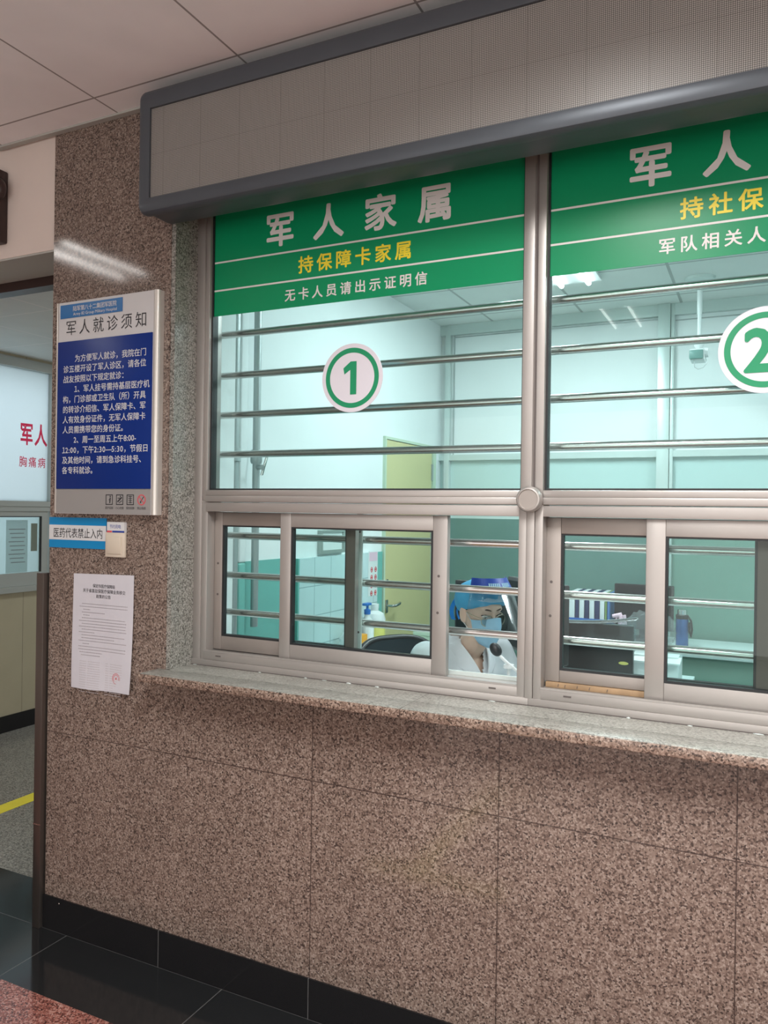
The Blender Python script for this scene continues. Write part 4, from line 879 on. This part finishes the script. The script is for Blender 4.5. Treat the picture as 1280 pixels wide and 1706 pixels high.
def fuse(mb, voxel, smooth, name):
    me = bpy.data.meshes.new('tmp'); bmesh.ops.recalc_face_normals(mb.bm, faces=mb.bm.faces[:]); mb.bm.to_mesh(me); mb.bm.free()
    o = bpy.data.objects.new('tmp', me); C.objects.link(o)
    r = o.modifiers.new('r', 'REMESH'); r.mode = 'VOXEL'; r.voxel_size = voxel
    sm = o.modifiers.new('s', 'SMOOTH'); sm.factor = 0.5; sm.iterations = smooth
    dg = bpy.context.evaluated_depsgraph_get(); m2 = bpy.data.meshes.new_from_object(o.evaluated_get(dg)); m2.name = name
    bpy.data.objects.remove(o); bpy.data.meshes.remove(me); return m2
def setm(me, m):
    me.materials.clear(); me.materials.append(m)
    for p in me.polygons: p.use_smooth = True
    return me
person = thing('person', 'seated clerk in white coat, blue cap, mask and raised face shield behind booth 1', 'person', W(-0.2, 0, -0.70))
b = MB()
b.rings([[H(*head_pt(z, 2 * PI * k / 28)) for k in range(28)] for z, *_ in HT])
b.sphere(H(0.092, 0, -0.022), 0.013, 14, 10, (0.9, 0.95, 0.9)).tube([H(0.084, 0, 0.016), H(0.096, 0, -0.018)], [0.007, 0.011], 10)
for sgn in (1, -1):
    b.sphere(H(-0.012, 0.076 * sgn, -0.006), 0.032, 14, 10, (0.60, 0.42, 1.05), Matrix.Rotation(math.radians(-33), 3, 'Z'))
    b.sphere(H(0.072, 0.034 * sgn, 0.033), 0.015, 12, 8, (0.8, 1.4, 0.5), Matrix.Rotation(math.radians(-33), 3, 'Z'))
limb(b, [W(0.0, 0, -0.09), W(-0.05, 0, -0.15), W(-0.09, 0, -0.19)], [0.052, 0.050, 0.056])
ell(b, [(-0.22, -0.70, 0.10, 0.15, 0), (-0.21, -0.62, 0.125, 0.175, 0), (-0.20, -0.52, 0.11, 0.15, 0), (-0.16, -0.42, 0.10, 0.14, 0), (-0.115, -0.32, 0.105, 0.155, 0), (-0.09, -0.24, 0.10, 0.165, 0), (-0.085, -0.185, 0.075, 0.15, 0), (-0.085, -0.155, 0.05, 0.09, 0)])
HAND = {}
for sgn in (1, -1):
    sh, el, wr = W(-0.085, 0.165 * sgn, -0.195), W(-0.035, 0.215 * sgn, -0.325), W(0.175, 0.115 * sgn, -0.318)
    limb(b, [sh, el], [0.05, 0.039]); limb(b, [el, wr], [0.039, 0.026])
    pm = W(0.25, 0.095 * sgn, -0.325); b.obox(wr.lerp(pm, 0.62), F * 0.048, Lf * 0.038, (0, 0, 0.013), 0.01)
    for i, (ln, off) in enumerate(((0.066, -0.030), (0.075, -0.010), (0.070, 0.011), (0.055, 0.031))):
        base = wr.lerp(pm, 0.95) + Lf * off * sgn * -1
        limb(b, [base - F * 0.02, base + F * ln * 0.45 + V((0, 0, 0.006)), base + F * ln * 0.8 + V((0, 0, -0.004)), base + F * ln + V((0, 0, -0.016))], [0.0095, 0.009, 0.008, 0.0072], 10)
    tb = wr.lerp(pm, 0.35) - Lf * 0.03 * sgn
    limb(b, [tb, tb - Lf * 0.022 * sgn + F * 0.028, tb - Lf * 0.026 * sgn + F * 0.058 + V((0, 0, -0.006))], [0.012, 0.010, 0.008], 10)
    hp, kn, an = W(-0.20, 0.10 * sgn, -0.625), W(0.13, 0.115 * sgn, -0.60), W(0.04, 0.11 * sgn, -1.04)
    limb(b, [hp, kn], [0.085, 0.062]); limb(b, [kn, an], [0.058, 0.04]); limb(b, [an + V((0, 0, -0.035)) - F * 0.04, an + F * 0.15 + V((0, 0, -0.045))], [0.035, 0.028])
body = obj('body', setm(fuse(b, 0.0055, 4, 'body'), M['skin']), M['skin'], person)
# clothes
b = MB(); g = 0.014
ell(b, [(-0.21, -0.72, 0.125, 0.19, 0), (-0.21, -0.62, 0.14, 0.19, 0), (-0.20, -0.52, 0.13, 0.17, 0), (-0.16, -0.42, 0.122, 0.165, 0), (-0.115, -0.32, 0.126, 0.178, 0), (-0.09, -0.24, 0.118, 0.188, 0), (-0.088, -0.18, 0.096, 0.178, 0), (-0.094, -0.138, 0.076, 0.125, 0), (-0.088, -0.108, 0.060, 0.074, 0), (-0.082, -0.088, 0.055, 0.062, 0)])
for sgn in (1, -1):
    sh, el, wr = W(-0.09, 0.165 * sgn, -0.178), W(-0.035, 0.215 * sgn, -0.325), W(0.15, 0.122 * sgn, -0.316)
    limb(b, [sh, el], [0.066, 0.055]); limb(b, [el, wr], [0.055, 0.040])
cm = fuse(b, 0.009, 5, 'coat')
bm = bmesh.new(); bm.from_mesh(cm); kill = []
for f in bm.faces:
    p = f.calc_center_median() - HC; ff, ll, zz = p.dot(F), p.dot(Lf), p.z
    vw = 0.050 * max(0.0, min(1.0, (zz + 0.25) / 0.13))
    if (ff > -0.10 and zz > -0.25 and abs(ll) < vw) or zz > -0.098: kill.append(f)
bmesh.ops.delete(bm, geom=kill, context='FACES'); bm.to_mesh(cm); bm.free()
coat = obj('coat', setm(cm, M['coat']), M['coat'], person)
sol = coat.modifiers.new('thick', 'SOLIDIFY'); sol.thickness = 0.004
for sgn in (1, -1):
    def lap(u, v, sgn=sgn):
        # u along the neckline from the nape to the V point, v across the lapel
        if u < 0.35:
            k = u / 0.35; a = PI * (1 - k * 0.62); f0, l0, z0 = -0.085 + 0.060 * math.cos(a), 0.066 * math.sin(a), -0.088 - 0.02 * k
            return W(f0 + 0.022 * v * math.cos(a), (l0 + 0.024 * v * math.sin(a)) * sgn, z0 - 0.035 * v)
        k = (u - 0.35) / 0.65; f0 = -0.063 + 0.100 * math.sin(k * PI / 2) ** 0.8; l0 = 0.060 * (1 - k) ** 0.9; z0 = -0.108 - 0.150 * k
        wd_ = (0.052 + 0.02 * math.sin(k * PI)) * (1 - 0.75 * k ** 3) * (0.72 if 0.30 < k < 0.42 else 1)
        return W(f0 + 0.014 - 0.03 * v * wd_ / 0.05, (l0 + wd_ * v) * sgn, z0 - 0.022 * v * (1 - k) + 0.012 * v * k)
    obj('lapel', MB().grid(lap, 26, 6, 0.004), M['coat'], coat)
b = MB()
for i in range(2): b.obox(W(0.020 + 0.001 * i, -0.095 - 0.022 * i, -0.238), F * 0.002, Lf * 0.007, (0, 0, 0.009), 0.001)
obj('chest_print', b, M['red_ink'], coat)
b = MB()
for sgn in (1, -1):
    hp, kn, an = W(-0.20, 0.10 * sgn, -0.625), W(0.13, 0.115 * sgn, -0.60), W(0.045, 0.11 * sgn, -1.02)
    limb(b, [hp, kn], [0.097, 0.075]); limb(b, [kn, an], [0.073, 0.055])
obj('trousers', setm(fuse(b, 0.012, 3, 'trousers'), M['trouser']), M['trouser'], person)
b = MB()
for sgn in (1, -1):
    an = W(0.04, 0.11 * sgn, -1.06); limb(b, [an - F * 0.05 + V((0, 0, -0.01)), an + F * 0.06 + V((0, 0, -0.012)), an + F * 0.17 + V((0, 0, -0.016))], [0.042, 0.042, 0.032])
obj('shoes', setm(fuse(b, 0.01, 2, 'shoes'), M['blackplastic']), M['blackplastic'], person)
# cap: hugs the forehead, puffs at crown and back
def cap_line(ang): return 0.062 - 0.082 * (1 - math.cos(ang)) / 2 - 0.004 * math.sin(abs(ang)) 
def cap_fn(u, v):
    ang = -PI + 2 * PI * u; z0 = cap_line(ang); z = z0 + (0.1238 - z0) * v
    g = 0.005 + 0.014 * math.sin(min(1, v * 1.15) * PI) ** 0.7 + (0.005 * (1 - math.cos(ang)) / 2) * math.sin(min(1.0, v * 1.1) * PI)
    f, l, zz = head_pt(z, ang, g); wob = 0.0022 * math.sin(ang * 9 + v * 7) * (1 - v)
    return H(f + wob, l + wob, zz + 0.014 * v * v)
hd = obj('cap', MB().grid(cap_fn, 56, 18, 0.003), M['cap'], person)
b = MB()
for s_ in (1, -1): b.grid(lambda u, v, s_=s_: H(-0.112 - 0.035 * math.sin(u * PI) - 0.012 * v, -0.02 + s_ * (0.008 + 0.014 * v) + 0.008 * math.sin(u * 5), 0.035 - 0.10 * u), 12, 3, 0.002)
b.sphere(H(-0.118, -0.02, 0.03), 0.016, 12, 8)
obj('cap_tie', b, M['cap_tie'], hd)
# hair at temple and nape below the cap
obj('hair', MB().grid(lambda u, v: H(*head_pt(cap_line(PI * (0.42 + 1.16 * u)) + 0.012 - 0.055 * v * (0.3 + math.sin(u * PI)), PI * (0.42 + 1.16 * u), 0.004)), 30, 8, 0.004), M['hair'], person)
# mask
def mask_fn(u, v):
    ang = math.radians(-72 + 144 * u); z = -0.112 + 0.098 * v; k = math.cos(ang)
    z2 = z + 0.012 * (v * 2 - 1) * k * k - (0.004 * (1 - k))
    f, l, zz = head_pt(max(-0.1175, z2), ang, 0.007 + 0.010 * k * k * math.sin(v * PI * 0.9 + 0.3)); pleat = 0.0015 * math.sin(v * PI * 6) * k
    return H(f + pleat + 0.034 * max(0, k) ** 8 * max(0.0, v - 0.40), l, z2 + 0.012 * max(0, k) ** 10 * v ** 3)
mk = obj('face_mask', MB().grid(mask_fn, 28, 18, 0.002), M['mask'], person)
for sgn in (1, -1):
    a, c = mask_fn(0.5 + 0.5 * sgn, 0.95), mask_fn(0.5 + 0.5 * sgn, 0.08)
    obj('ear_loop', MB().tube([a, H(-0.012, 0.079 * sgn, 0.020), H(-0.028, 0.077 * sgn, -0.005), H(-0.015, 0.077 * sgn, -0.035), c], 0.0013, 8), M['whiteplastic'], mk)
# eyes, brows
for sgn in (1, -1):
    ec = head_pt(0.006, math.radians(25) * sgn, -0.0045); R0 = Matrix.Rotation(math.radians(-33), 3, 'Z')
    e = obj('eye', MB().sphere(H(*ec), 0.0115, 16, 10, (0.7, 1.25, 0.55), R0), M['eyewhite'], person)
    pc = head_pt(0.004, math.radians(24) * sgn, 0.0022); obj('iris', MB().sphere(H(*pc), 0.0055, 12, 8, (0.5, 1, 1), R0), M['iris'], e)
    obj('eyelash', MB().tube([H(*head_pt(0.0095 + 0.004 * math.sin(k / 8 * PI), math.radians(11 + 28 * k / 8) * sgn, 0.0025)) for k in range(9)], 0.0016, 8), M['iris'], e)
    obj('eyebrow', MB().tube([H(*head_pt(0.030 + 0.006 * math.sin(k / 8 * PI * 0.8 + 0.3), math.radians(8 + 36 * k / 8) * sgn, 0.001)) for k in range(9)], [0.0012, 0.0022, 0.0027, 0.003, 0.003, 0.0028, 0.0024, 0.0018, 0.001], 8), M['brow'], person)
# glasses
gl = obj('glasses', MB().tube([H(0.104, 0.012, 0.004), H(0.107, 0, 0.008), H(0.104, -0.012, 0.004)], 0.0014, 8), M['gold'], person)
for sgn in (1, -1):
    c = (0.099, 0.036 * sgn, -0.006)
    ringp = [H(c[0] - 0.010 * abs(math.cos(a)) * (math.cos(a) > 0), c[1] + 0.0255 * math.cos(a) * sgn, c[2] + 0.0235 * math.sin(a)) for a in [2 * PI * k / 32 for k in range(33)]]
    obj('rim', MB().tube(ringp, 0.0013, 8), M['gold'], gl)
    obj('lens', MB().rings([ringp[:-1], [p + F * 0.0012 for p in ringp[:-1]]]), M['film'], gl)
    obj('temple', MB().tube([H(0.088, 0.062 * sgn, 0.002), H(0.05, 0.077 * sgn, 0.006), H(-0.02, 0.079 * sgn, 0.010)], 0.0016, 8), M['gold'], gl)
# face shield pushed forward from the cap: printed band above, clear sheet below
def sh_fn(u, v):
    ang = math.radians(-80 + 160 * u); z = 0.166 - 0.170 * v - 0.012 * (1 - math.cos(ang)); r = 0.074 + 0.10 * v
    return H(0.012 + 0.062 * v + r * math.cos(ang), (r + 0.012 - 0.03 * v) * math.sin(ang), z)
fs = obj('face_shield', MB().grid(lambda u, v: sh_fn(u, v), 40, 14, 0.0012), M['shield'], person)
OUT = lambda u, d: (sh_fn(u, 0.3) - H(0.02, 0, -0.03)).normalized() * d
obj('shield_band', MB().grid(lambda u, v: sh_fn(u, v * 0.30) + OUT(u, 0.0016), 40, 6, 0.001), M['shieldband'], fs)
b = MB()
for i in range(13):
    u0 = 0.30 + i * 0.032
    if i == 6: continue
    q = [sh_fn(u0 + du, vv) + OUT(u0, 0.0032) for du, vv in ((0, 0.10), (0.022, 0.10), (0.022, 0.18), (0, 0.18))]; b.bm.faces.new([b.bm.verts.new(p) for p in q])
obj('band_print', b, M['lightblue'], fs)
obj('forehead_foam', MB().grid(lambda u, v: H(*head_pt(0.072 + 0.026 * v, math.radians(-75 + 150 * u), 0.017)), 26, 4, 0.008), M['lightblue'], fs)
